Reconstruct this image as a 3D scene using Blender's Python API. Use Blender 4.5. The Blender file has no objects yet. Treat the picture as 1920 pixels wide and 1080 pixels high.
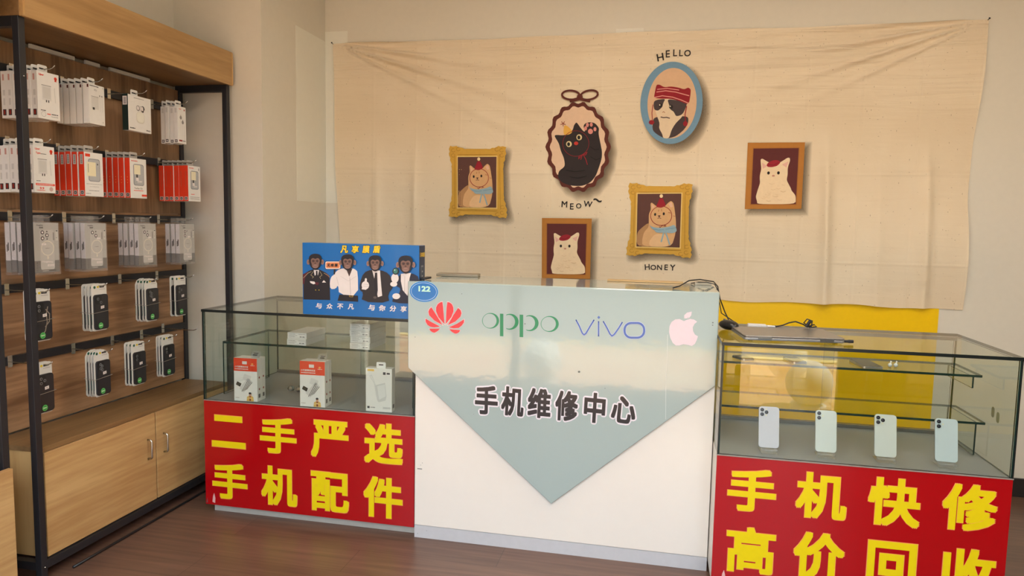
import bpy, bmesh, math, random
from mathutils import Vector, Matrix
from mathutils.geometry import delaunay_2d_cdt
random.seed(7)
PI = math.pi
S = bpy.context.scene
COL = S.collection

# ------------------------------------------------------------------ camera
FPX, YAW, PITCH, ROLL, EYE = 1295.19, -0.2059, -0.0903, 0.0198, 1.4
_cy, _sy, _cp, _sp = math.cos(YAW), math.sin(YAW), math.cos(PITCH), math.sin(PITCH)
FW = Vector((_sy*_cp, _cy*_cp, _sp)); RT = Vector((_cy, -_sy, 0)); UP = RT.cross(FW)
_c, _s = math.cos(ROLL), math.sin(ROLL)
RT, UP = _c*RT + _s*UP, -_s*RT + _c*UP
cam = bpy.data.cameras.new('camera'); camo = bpy.data.objects.new('camera', cam); COL.objects.link(camo)
M = Matrix((RT, UP, -FW)).transposed().to_4x4(); M.translation = Vector((0, 0, EYE)); camo.matrix_world = M
cam.sensor_width = 36; cam.lens = 36*FPX/1920; cam.clip_start = .02
S.camera = camo

def un(u, v, ax, val):
    """the point of the plane ax=val that is seen at (u, v)"""
    d = FW + RT*((u-960)/FPX) + UP*((540-v)/FPX); o = Vector((0, 0, EYE)); i = 'xyz'.index(ax)
    return o + d*((val-o[i])/d[i])

# ------------------------------------------------------------------ world, sun, exposure
S.view_settings.view_transform = 'Standard'; S.view_settings.look = 'None'
S.view_settings.gamma = 1; S.view_settings.use_curve_mapping = False
S.view_settings.exposure = 0.22
w = bpy.data.worlds.new('sky'); S.world = w; w.use_nodes = True
bg = w.node_tree.nodes['Background']; bg.inputs[0].default_value = (.76, .87, 1, 1); bg.inputs[1].default_value = 6.2
sun = bpy.data.lights.new('sun', 'SUN'); sun.energy = 20; sun.angle = .02; sun.color = (1, .93, .82)
suno = bpy.data.objects.new('sun', sun); COL.objects.link(suno)
suno.rotation_euler = Vector((-.70, .10, -1)).to_track_quat('-Z', 'Y').to_euler()
FILL = 17.0
S.cycles.transparent_max_bounces = 28; S.cycles.max_bounces = 8; S.cycles.diffuse_bounces = 4
S.cycles.caustics_reflective = False; S.cycles.caustics_refractive = False

# ------------------------------------------------------------------ materials
def lin(c):
    return tuple(((v/255)/12.92 if v/255 <= .04045 else ((v/255+.055)/1.055)**2.4) for v in c)
_M = {}
def mat(c, rough=.5, metal=0, noise=.04, bump=0, scale=40, coat=0):
    c = tuple(c); k = (c, rough, metal, noise, bump, scale, coat)
    if k in _M: return _M[k]
    m = bpy.data.materials.new('m'); m.use_nodes = True; n = m.node_tree.nodes; l = m.node_tree.links
    b = n['Principled BSDF']; b.inputs['Roughness'].default_value = rough; b.inputs['Metallic'].default_value = metal
    b.inputs['Coat Weight'].default_value = coat
    tc = n.new('ShaderNodeTexCoord'); nz = n.new('ShaderNodeTexNoise'); nz.inputs['Scale'].default_value = scale
    l.new(tc.outputs['Object'], nz.inputs['Vector'])
    cr = n.new('ShaderNodeMixRGB'); a = lin(c)
    cr.inputs[1].default_value = (*[x*(1-noise) for x in a], 1); cr.inputs[2].default_value = (*[min(1, x*(1+noise)) for x in a], 1)
    l.new(nz.outputs['Fac'], cr.inputs[0]); l.new(cr.outputs[0], b.inputs['Base Color'])
    if bump:
        bp = n.new('ShaderNodeBump'); bp.inputs['Strength'].default_value = bump; bp.inputs['Distance'].default_value = .002
        l.new(nz.outputs['Fac'], bp.inputs['Height']); l.new(bp.outputs[0], b.inputs['Normal'])
    _M[k] = m; return m

def wood(name, c1, c2, axis='Y', scale=9, rough=.4, stretch=14, bump=.05, seed=0, coat=0):
    m = bpy.data.materials.new(name); m.use_nodes = True; n = m.node_tree.nodes; l = m.node_tree.links
    b = n['Principled BSDF']; b.inputs['Roughness'].default_value = rough; b.inputs['Coat Weight'].default_value = coat
    tc = n.new('ShaderNodeTexCoord'); mp = n.new('ShaderNodeMapping')
    sc = [scale*1.0]*3; sc['XYZ'.index(axis)] = scale/stretch; mp.inputs['Scale'].default_value = sc
    mp.inputs['Location'].default_value = (seed, seed*.7, seed*.3)
    l.new(tc.outputs['Object'], mp.inputs[0])
    n1 = n.new('ShaderNodeTexNoise'); n1.inputs['Scale'].default_value = 1; n1.inputs['Detail'].default_value = 6; n1.inputs['Distortion'].default_value = .6
    n2 = n.new('ShaderNodeTexNoise'); n2.inputs['Scale'].default_value = 7; n2.inputs['Detail'].default_value = 4
    l.new(mp.outputs[0], n1.inputs[0]); l.new(mp.outputs[0], n2.inputs[0])
    mx = n.new('ShaderNodeMixRGB'); mx.inputs[0].default_value = .35; l.new(n1.outputs['Fac'], mx.inputs[1]); l.new(n2.outputs['Fac'], mx.inputs[2])
    cr = n.new('ShaderNodeValToRGB'); l.new(mx.outputs[0], cr.inputs[0])
    cr.color_ramp.elements[0].position = .40; cr.color_ramp.elements[1].position = .60
    cr.color_ramp.elements[0].color = (*lin(c2), 1); cr.color_ramp.elements[1].color = (*lin(c1), 1)
    l.new(cr.outputs[0], b.inputs['Base Color'])
    bp = n.new('ShaderNodeBump'); bp.inputs['Strength'].default_value = bump; bp.inputs['Distance'].default_value = .001
    l.new(mx.outputs[0], bp.inputs['Height']); l.new(bp.outputs[0], b.inputs['Normal'])
    return m

def glass(name, tint=(.93, .97, .94), ior=1.5, rough=0.0):
    m = bpy.data.materials.new(name); m.use_nodes = True; n = m.node_tree.nodes; l = m.node_tree.links
    n.remove(n['Principled BSDF']); o = n['Material Output']
    t = n.new('ShaderNodeBsdfTransparent'); t.inputs[0].default_value = (*tint, 1)
    g = n.new('ShaderNodeBsdfGlossy'); g.inputs['Roughness'].default_value = rough
    fr = n.new('ShaderNodeFresnel'); fr.inputs[0].default_value = ior
    ge = n.new('ShaderNodeNewGeometry'); iv = n.new('ShaderNodeMath'); iv.operation = 'SUBTRACT'; iv.inputs[0].default_value = 1; l.new(ge.outputs['Backfacing'], iv.inputs[1])
    ml = n.new('ShaderNodeMath'); ml.operation = 'MULTIPLY'; l.new(fr.outputs[0], ml.inputs[0]); l.new(iv.outputs[0], ml.inputs[1])
    mx = n.new('ShaderNodeMixShader'); l.new(ml.outputs[0], mx.inputs[0]); l.new(t.outputs[0], mx.inputs[1]); l.new(g.outputs[0], mx.inputs[2])
    l.new(mx.outputs[0], o.inputs[0]); return m

def emis(c, s):
    m = bpy.data.materials.new('fill_glow'); m.use_nodes = True; b = m.node_tree.nodes['Principled BSDF']
    b.inputs['Emission Color'].default_value = (*lin(c), 1); b.inputs['Emission Strength'].default_value = s
    b.inputs['Base Color'].default_value = (.9, .9, .9, 1); return m

GLASS = glass('pane_glass', (.935, .962, .945), 1.7); EDGE = mat((28, 52, 46), .15, noise=.15); CLEAR = glass('clear_plastic', (.97, .97, .97), 1.5, .08)
_n = CLEAR.node_tree.nodes; _o = _n['Material Output']; _d = _n.new('ShaderNodeBsdfDiffuse'); _d.inputs[0].default_value = (.72, .70, .68, 1); _x = _n.new('ShaderNodeMixShader'); _x.inputs[0].default_value = .09
_src = _o.inputs[0].links[0].from_socket; CLEAR.node_tree.links.new(_src, _x.inputs[1]); CLEAR.node_tree.links.new(_d.outputs[0], _x.inputs[2]); CLEAR.node_tree.links.new(_x.outputs[0], _o.inputs[0])
BLACK = mat((34, 34, 38), .45, bump=.1); DARKEDGE = mat((18, 26, 26), .3)
CHROME = mat((200, 198, 190), .25, 1); STEEL = mat((150, 148, 142), .3, .9)
WHITE = mat((226, 224, 218), .45); CARD = mat((230, 228, 222), .55)
OAK = wood('oak_laminate', (206, 170, 116), (180, 140, 90), 'Y', 9, .42)
OAKF = wood('oak_fascia', (182, 146, 96), (158, 122, 76), 'Y', 9, .4, seed=2)
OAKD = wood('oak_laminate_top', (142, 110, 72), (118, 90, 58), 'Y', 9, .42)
OAKV = wood('oak_laminate_end', (203, 166, 110), (183, 142, 88), 'Z', 9, .42)
WALNV = wood('brown_panel_vertical', (152, 117, 84), (108, 80, 54), 'Z', 12, .4, seed=3)
WALNH = wood('brown_panel_horizontal', (180, 140, 102), (124, 90, 62), 'Y', 9, .4, seed=5)
# ------------------------------------------------------------------ mesh building
class MB:
    def __init__(s): s.v = []; s.f = []; s.mi = []; s.m = []; s.uvl = None
    def mid(s, m):
        if m not in s.m: s.m.append(m)
        return s.m.index(m)
    def add(s, vs, fs, m, X=None):
        b = len(s.v); s.v += [tuple(X @ Vector(p)) if X else tuple(p) for p in vs]
        i = s.mid(m)
        for f in fs: s.f.append([b+k for k in f]); s.mi.append(i)
        return s
    def box(s, x0, x1, y0, y1, z0, z1, m, X=None, mats=None):
        vs = [(x, y, z) for z in (z0, z1) for y in (y0, y1) for x in (x0, x1)]
        fs = [(0, 2, 3, 1), (4, 5, 7, 6), (0, 1, 5, 4), (2, 6, 7, 3), (0, 4, 6, 2), (1, 3, 7, 5)]  # -z +z -y +y -x +x
        if mats is None: return s.add(vs, fs, m, X)
        b = len(s.v); s.v += [tuple(X @ Vector(p)) if X else p for p in vs]
        for f, k in zip(fs, ('-z', '+z', '-y', '+y', '-x', '+x')): s.f.append([b+q for q in f]); s.mi.append(s.mid(mats.get(k, m)))
        return s
    def prism(s, pts, fr, d0, d1, m, side=None):
        """outline pts (a, b) in the frame fr=(O, ex, ey, n), from depth d0 to d1 along n"""
        O, ex, ey, n = fr; k = len(pts)
        vs = [O+ex*a+ey*b+n*d0 for a, b in pts]+[O+ex*a+ey*b+n*d1 for a, b in pts]
        s.add(vs, [list(range(k, 2*k)), list(range(k-1, -1, -1))], m)
        b = len(s.v)-2*k; i = s.mid(side or m)
        for q in range(k): s.f.append([b+q, b+(q+1) % k, b+k+(q+1) % k, b+k+q]); s.mi.append(i)
        return s
    def tube(s, pts, r, m, n=8, cap=True):
        pts = [Vector(p) for p in pts]; rings = []; ref = None
        for i, p in enumerate(pts):
            t = (pts[min(i+1, len(pts)-1)]-pts[max(i-1, 0)]).normalized()
            a = (ref - t*ref.dot(t)) if ref else t.orthogonal()
            if a.length < 1e-6: a = t.orthogonal()
            a.normalize(); ref = a; b = t.cross(a)
            rr = r[i] if isinstance(r, (list, tuple)) else r
            rings.append([p+(a*math.cos(2*PI*k/n)+b*math.sin(2*PI*k/n))*rr for k in range(n)])
        vs = [q for g in rings for q in g]; fs = []
        for i in range(len(pts)-1):
            for k in range(n): fs.append((i*n+k, i*n+(k+1) % n, (i+1)*n+(k+1) % n, (i+1)*n+k))
        if cap: fs += [list(range(n-1, -1, -1)), [(len(pts)-1)*n+k for k in range(n)]]
        return s.add(vs, fs, m)
    def ball(s, c, r, m, nu=24, nv=14, X=None):
        rx, ry, rz = r if isinstance(r, (tuple, list)) else (r, r, r); vs = []; fs = []
        for j in range(nv+1):
            t = PI*j/nv
            for i in range(nu):
                a = 2*PI*i/nu; vs.append((c[0]+rx*math.sin(t)*math.cos(a), c[1]+ry*math.sin(t)*math.sin(a), c[2]+rz*math.cos(t)))
        for j in range(nv):
            for i in range(nu): fs.append((j*nu+i, (j+1)*nu+i, (j+1)*nu+(i+1) % nu, j*nu+(i+1) % nu))
        return s.add(vs, fs, m, X)
    def build(s, name, parent=None, bevel=0, smooth=False, seg=2):
        me = bpy.data.meshes.new(name); me.from_pydata(s.v, [], s.f)
        for m in s.m: me.materials.append(m)
        for p, i in zip(me.polygons, s.mi): p.material_index = i; p.use_smooth = smooth
        me.validate(); me.update()
        o = bpy.data.objects.new(name, me); COL.objects.link(o)
        if parent: o.parent = parent
        if bevel:
            b = o.modifiers.new('b', 'BEVEL'); b.width = bevel; b.segments = seg; b.limit_method = 'ANGLE'; b.angle_limit = .7
        return o

def thing(name, label, cat, loc=(0, 0, 0), rz=0, group=None):
    o = bpy.data.objects.new(name, None); COL.objects.link(o); o.location = loc; o.rotation_euler = (0, 0, rz); o.empty_display_size = .05
    o['label'] = label; o['category'] = cat
    if group: o['group'] = group
    return o
def tag(o, label, cat, group=None):
    o['label'] = label; o['category'] = cat
    if group: o['group'] = group
    return o
def struct(o): o['kind'] = 'structure'; return o

def rrect(x0, x1, y0, y1, r, n=4):
    p = []
    for cx, cy, a in ((x1-r, y1-r, 0), (x0+r, y1-r, 90), (x0+r, y0+r, 180), (x1-r, y0+r, 270)):
        for k in range(n+1): t = math.radians(a+90*k/n); p.append((cx+r*math.cos(t), cy+r*math.sin(t)))
    return p
def ell(cx, cy, rx, ry, n=24, rot=0, a0=0, a1=360):
    p = []
    full = a1-a0 >= 360
    for k in range(n if full else n+1):
        t = math.radians(a0+(a1-a0)*k/n); x, y = rx*math.cos(t), ry*math.sin(t)
        c, s = math.cos(rot), math.sin(rot); p.append((cx+x*c-y*s, cy+x*s+y*c))
    return p
def strokepoly(pts, w, closed=False):
    """a band of width w along pts, as quads"""
    out = []; n = len(pts)
    P = [Vector(p) for p in pts]
    if closed: P = P+[P[0]]
    m = len(P); L = []; R = []
    for i in range(m):
        if closed: a, b = P[(i-1) % (m-1)], P[(i+1) % (m-1)]
        else: a, b = P[max(i-1, 0)], P[min(i+1, m-1)]
        d1 = (P[i]-a); d2 = (b-P[i])
        if d1.length < 1e-9: d1 = d2
        if d2.length < 1e-9: d2 = d1
        d1 = d1.normalized(); d2 = d2.normalized()
        nn = Vector((-(d1.y+d2.y), d1.x+d2.x))
        if nn.length < 1e-6: nn = Vector((-d1.y, d1.x))
        nn.normalize(); k = max(.4, nn.dot(Vector((-d1.y, d1.x))))
        L.append(P[i]+nn*w/2/k); R.append(P[i]-nn*w/2/k)
    for i in range(m-1): out.append([tuple(L[i]), tuple(R[i]), tuple(R[i+1]), tuple(L[i+1])])
    return out

# ------------------------------------------------------------------ lettering
_T = {}
def DIRS(b):
    d = [(0, 0), (1, 0), (-1, 0), (0, 1), (0, -1), (1, 1), (-1, 1), (1, -1), (-1, -1)]
    if b < .05: return d
    return [(0, 0)]+[(r*math.cos(2*PI*k/n), r*math.sin(2*PI*k/n)) for r, n in ((.35, 6), (.7, 10), (1, 20)) for k in range(n)]
def glyphs(s, bold=0, shear=0):
    k = (s, bold, shear)
    if k in _T: return _T[k]
    cu = bpy.data.curves.new('t', 'FONT'); cu.body = s; cu.size = 1; cu.resolution_u = 3; cu.shear = shear
    o = bpy.data.objects.new('t', cu); COL.objects.link(o)
    dg = bpy.context.evaluated_depsgraph_get(); me = o.evaluated_get(dg).to_mesh()
    vs = [(v.co.x, v.co.y) for v in me.vertices]; fs = [list(p.vertices) for p in me.polygons]
    o.evaluated_get(dg).to_mesh_clear(); bpy.data.objects.remove(o); bpy.data.curves.remove(cu)
    if bold:
        V = []; F = []; nb = len(vs)
        for sx, sy in DIRS(bold):
            b = len(V); V += [(x+sx*bold, y+sy*bold) for x, y in vs]; F += [[b+i for i in f] for f in fs]
        vs, fs = V, F
    xs = [v[0] for v in vs] or [0, 1]; ys = [v[1] for v in vs] or [0, 1]
    _T[k] = (vs, fs, (min(xs), max(xs), min(ys), max(ys))); return _T[k]

class Pr(MB):
    """flat printing in the frame (O, ex, ey, n)"""
    def __init__(s, fr, eps=.0004): super().__init__(); s.fr = fr; s.e = eps; s.k = 1
    def P(s, p, k): O, ex, ey, n = s.fr; return O+ex*p[0]+ey*p[1]+n*(s.e*k)
    def poly(s, pts, m, k=None):
        if k is None: s.k += .25; k = s.k
        s.add([s.P(p, k) for p in pts], [list(range(len(pts)))], m); return s
    def rect(s, x0, x1, y0, y1, m, k=None): return s.poly([(x0, y0), (x1, y0), (x1, y1), (x0, y1)], m, k)
    def stroke(s, pts, w, m, closed=False, k=None):
        if k is None: s.k += .25; k = s.k
        for q in strokepoly(pts, w, closed): s.poly(q, m, k)
        return s
    def ring(s, cx, cy, rx, ry, w, m, n=28, k=None): return s.stroke(ell(cx, cy, rx, ry, n), w, m, True, k)
    def text(s, t, cx, cy, w, h, m, bold=0, k=None, rot=0, shear=0):
        """the string fitted to a w by h box centred on (cx, cy); w or h may be None"""
        if k is None: s.k += .25; k = s.k
        vs, fs, (a, b, c, d) = glyphs(t, bold, shear)
        sx = (w/(b-a)) if w else None; sy = (h/(d-c)) if h else None
        sx = sx or sy; sy = sy or sx; mx, my = (a+b)/2, (c+d)/2; co, si = math.cos(rot), math.sin(rot); o = []
        nb = len(vs)//len(DIRS(bold)) if bold else len(vs)
        for i, (x, y) in enumerate(vs):
            X, Y = (x-mx)*sx, (y-my)*sy; o.append(s.P((cx+X*co-Y*si, cy+X*si+Y*co), k+.05*(i//nb)*(9/len(DIRS(bold)) if bold else 1)))
        s.add(o, fs, m); return s

def V3(*a): return Vector(a)
def scribble(p, x0, x1, y, h, m, seed=0, gap=.25):
    """a line of small print too small to read"""
    r = random.Random(seed); x = x0
    while x < x1-h*.3:
        w_ = h*r.uniform(.5, 1.6); p.rect(x, min(x+w_, x1), y-h/2*r.uniform(.7, 1), y+h/2*r.uniform(.7, 1), m, p.k+.1); x += w_+h*gap*r.uniform(.6, 1.4)

# ------------------------------------------------------------------ the room
BY, LX, CY0, CX1 = 4.1, -2.6, 3.38, -2.08       # back wall, left wall, pillar front, pillar side
RXW, CEIL, FY = 3.3, 3.0, -.3
def wallmat():
    m = mat((218, 212, 196), .7, 0, .03, .12, 30); return m
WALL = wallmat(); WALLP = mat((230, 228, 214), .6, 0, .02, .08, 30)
struct(MB().box(LX-.1, RXW+.1, BY, BY+.12, 0, CEIL, WALL).build('wall_back'))
struct(MB().box(LX-.1, LX, FY, BY, 0, CEIL, WALL).build('wall_left'))
struct(MB().box(RXW, RXW+.1, FY, BY, 0, CEIL, WALL).build('wall_right'))
struct(MB().box(LX, CX1, CY0, BY, 0, CEIL, WALL).build('wall_pillar'))
struct(MB().box(LX-.1, RXW+.1, FY-.15, BY+.12, CEIL, CEIL+.12, mat((225, 222, 212), .8)).build('ceiling'))
# shop front behind the camera: header and piers round the open entrance
fw = MB(); fw.box(LX-.1, RXW+.1, FY-.12, FY, 2.7, CEIL, WALL); fw.box(LX-.1, LX+.25, FY-.12, FY, 0, 2.7, WALL); fw.box(RXW-.25, RXW+.1, FY-.12, FY, 0, 2.7, WALL)
struct(fw.build('wall_front'))
for i, (a, b) in enumerate([(.54, .68), (1.40, 3.05), (-1.25, -1.18)]):
    struct(MB().box(a, b, FY-.08, FY-.01, 0, 2.7, mat((74, 70, 62), .5)).build('trim_%d' % (i+2)))
# thin lighter patches beside the cloth (pillar side and back wall)
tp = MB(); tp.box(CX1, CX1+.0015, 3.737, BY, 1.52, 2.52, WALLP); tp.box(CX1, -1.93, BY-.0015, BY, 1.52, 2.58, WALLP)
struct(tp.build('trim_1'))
yel = MB(); yel.box(-.15, 1.498, BY-.006, BY, .10, 1.055, mat((246, 200, 0), .35, 0, .03, .05, 60))
struct(yel.build('trim_5'))
struct(MB().box(CX1, RXW, BY-.014, BY, 0, .10, mat((38, 34, 33), .4)).build('baseboard_back'))

def floormat():
    m = bpy.data.materials.new('floor_planks'); m.use_nodes = True; n = m.node_tree.nodes; l = m.node_tree.links
    b = n['Principled BSDF']; b.inputs['Roughness'].default_value = .34
    tc = n.new('ShaderNodeTexCoord')
    br = n.new('ShaderNodeTexBrick'); l.new(tc.outputs['Object'], br.inputs[0]); br.inputs['Scale'].default_value = 1
    br.inputs['Brick Width'].default_value = 1.2; br.inputs['Row Height'].default_value = .19; br.inputs['Mortar Size'].default_value = .0012
    br.inputs['Color1'].default_value = (1, 1, 1, 1); br.inputs['Color2'].default_value = (.82, .82, .82, 1); br.inputs['Mortar'].default_value = (.45, .45, .45, 1)
    mp = n.new('ShaderNodeMapping'); mp.inputs['Scale'].default_value = (1.2, 22, 1); l.new(tc.outputs['Object'], mp.inputs[0])
    nz = n.new('ShaderNodeTexNoise'); nz.inputs['Scale'].default_value = 2; nz.inputs['Detail'].default_value = 6; l.new(mp.outputs[0], nz.inputs[0])
    cr = n.new('ShaderNodeValToRGB'); l.new(nz.outputs['Fac'], cr.inputs[0])
    cr.color_ramp.elements[0].position = .3; cr.color_ramp.elements[1].position = .7
    cr.color_ramp.elements[0].color = (*lin((92, 68, 56)), 1); cr.color_ramp.elements[1].color = (*lin((120, 91, 75)), 1)
    mx = n.new('ShaderNodeMixRGB'); mx.blend_type = 'MULTIPLY'; mx.inputs[0].default_value = 1
    l.new(cr.outputs[0], mx.inputs[1]); l.new(br.outputs[0], mx.inputs[2]); l.new(mx.outputs[0], b.inputs[0]); return m
struct(MB().box(LX-.1, RXW+.1, FY-.12, BY+.1, -.1, 0, floormat()).build('floor'))

# outside: pavement, stone ball bollards, the building across the street
def pavemat():
    m = bpy.data.materials.new('pavers'); m.use_nodes = True; n = m.node_tree.nodes; l = m.node_tree.links
    b = n['Principled BSDF']; b.inputs['Roughness'].default_value = .8
    tc = n.new('ShaderNodeTexCoord'); br = n.new('ShaderNodeTexBrick'); l.new(tc.outputs['Object'], br.inputs[0]); br.inputs['Scale'].default_value = 1
    br.inputs['Brick Width'].default_value = .4; br.inputs['Row Height'].default_value = .2; br.inputs['Mortar Size'].default_value = .006
    br.inputs['Color1'].default_value = (*lin((206, 152, 112)), 1); br.inputs['Color2'].default_value = (*lin((206, 172, 134)), 1); br.inputs['Mortar'].default_value = (*lin((120, 90, 70)), 1)
    l.new(br.outputs[0], b.inputs[0]); return m
GZ = -.17
pv = MB().box(-12, 12, -3.4, FY-.12, GZ-.1, GZ, pavemat()).build('sidewalk'); struct(pv)
struct(MB().box(-12, 12, -3.55, -3.4, GZ-.2, GZ+.02, mat((230, 205, 130), .8)).build('trim_6'))
struct(MB().box(-20, 20, -12, -3.55, GZ-.3, GZ-.12, mat((112, 110, 106), .9)).build('street'))
fb = MB(); fb.box(-20, 20, -14, -12, GZ-.3, 4.5, mat((150, 150, 146), .8))
for i in range(-9, 10): fb.box(i*2-.55, i*2+.55, -12.02, -11.95, .3, 3.0, mat((60, 66, 70), .2))
struct(fb.build('opposite_building'))
STONE = mat((216, 214, 204), .7, 0, .25, .2, 120)
for i, (x, lb) in enumerate([(1.36, 'speckled pale stone ball bollard mirrored in the right glass case'), (-1.1, 'speckled stone ball bollard outside, left of the entrance')]):
    t = thing('stone_bollard', lb, 'bollard', (x, -1.10, GZ), group='ball bollards outside the entrance')
    MB().ball((0, 0, .235), .20, STONE, 32, 20).build('ball', t, smooth=True)
    MB().tube([(0, 0, 0), (0, 0, .045), (0, 0, .05)], [.15, .15, .14], mat((220, 216, 205), .6), 32).build('base', t)

# fill light panels added under the ceiling, unseen above the frame
for i, (x, y) in enumerate([(-.2, .7), (1.5, .7), (-.3, 2.35), (1.4, 2.35)]):
    t = thing('fill_panel', ['added square fill light over the entrance, left one', 'added square fill light over the entrance, right one', 'added square fill light in front of the counter, left one', 'added square fill light in front of the counter, right one'][i], 'ceiling light', (x, y, CEIL-.03), group='added square fill lights')
    MB().box(-.3, .3, -.3, .3, .0, .03, WHITE).build('frame', t)
    MB().box(-.28, .28, -.28, .28, -.004, -.0005, emis((255, 244, 228), FILL)).build('diffuser', t)
# ------------------------------------------------------------------ printed wall cloth
TX0, TX1, TZ0, TZ1 = -2.026, 1.625, 1.0, 2.503
def smooth(a, b, x): t = max(0, min(1, (x-a)/(b-a))); return t*t*(3-2*t)
def cloth_edge(u, v):
    """cloth coordinates u, v in 0..1 to wall x, z"""
    xl = TX0+(1-v)*.05+.006*math.sin(v*9); xr = TX1-.022*smooth(1, .5, v)+.012*math.sin(v*7+1)*(1-v)-.008*math.exp(-((v-.38)/.08)**2)
    zt = TZ1-.004*math.sin(PI*u)+.002*math.sin(u*40)-.004*math.sin(PI*u*3); zb = TZ0+.004*math.sin(u*25)+.003*math.sin(u*61)
    return xl+(xr-xl)*u, zb+(zt-zb)*v
VC = [-1.72, -1.47, -1.18, -.93, -.66, -.38, -.1, .18, .42, .66, .90, 1.17, 1.40]
def cloth_y(x, z):
    h = .012
    for cx, cz, sg, A in ((TX0, TZ1, 1, 1), (TX1, TZ1, -1, .8)):          # folds fanning from the pinned corners
        dx, dz = (x-cx)*sg, cz-z; r = math.hypot(dx, dz); th = math.atan2(dz, max(dx, 1e-4))
        k = smooth(0, .15, r)*smooth(1.9, .7, r)*smooth(.62, .3, th)
        h += A*k*(.017*math.sin(th*44+1.2)+.007*math.sin(th*90))*(.35+.65*smooth(.9, .3, r))
    top = smooth(.42, 0, TZ1-z)                                               # sagging horizontal folds
    q = math.sin(PI*(x-TX0)/(TX1-TX0))
    s_ = z+.035*q+.012*math.sin(x*2.3)
    h += top*q*(.0045*math.sin(s_*62)+.003*math.sin(s_*31+x*3)+.0007*math.sin(s_*120+x*5))
    low = smooth(2.05, 1.5, z)
    for i, c in enumerate(VC):                                                # ironed-in folds from storage
        d = x-(c+.03*(1.3-z)*(.4 if i < 6 else 1)); ad = abs(d)
        am = (8 if i > 9 else (4 if i < 3 else 1))*smooth(.0, .12, min(TX1-x, x-TX0)+.03)
        if ad < .09: h += am*low*(.0022*math.exp(-(ad/.020)**2)+.0035*math.exp(-(d/.04)**2))*(.6+.4*math.sin(i*2.1))
    for zc, a in ((1.735, .004), (1.25, .0025)):
        d = abs(z-zc-.01*math.sin(x*2)); h += a*.5*math.exp(-(d/.020)**2)
    h += .006*low*math.sin(x*5+z*2)*smooth(1.9, 1.2, z)+.004*math.sin(x*2.1+1)*math.sin(z*3)
    rb = smooth(.45, 0, TX1-x); h += rb*.018*math.sin((z*1.3+x*.7)*5)*smooth(2.5, 2.1, z)
    pin = min(math.hypot(x-TX0, z-TZ1), math.hypot(x-TX1, z-TZ1))
    h = .006+(h-.006)*smooth(0, .12, pin)
    return BY-max(.004, h+.006)

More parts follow.
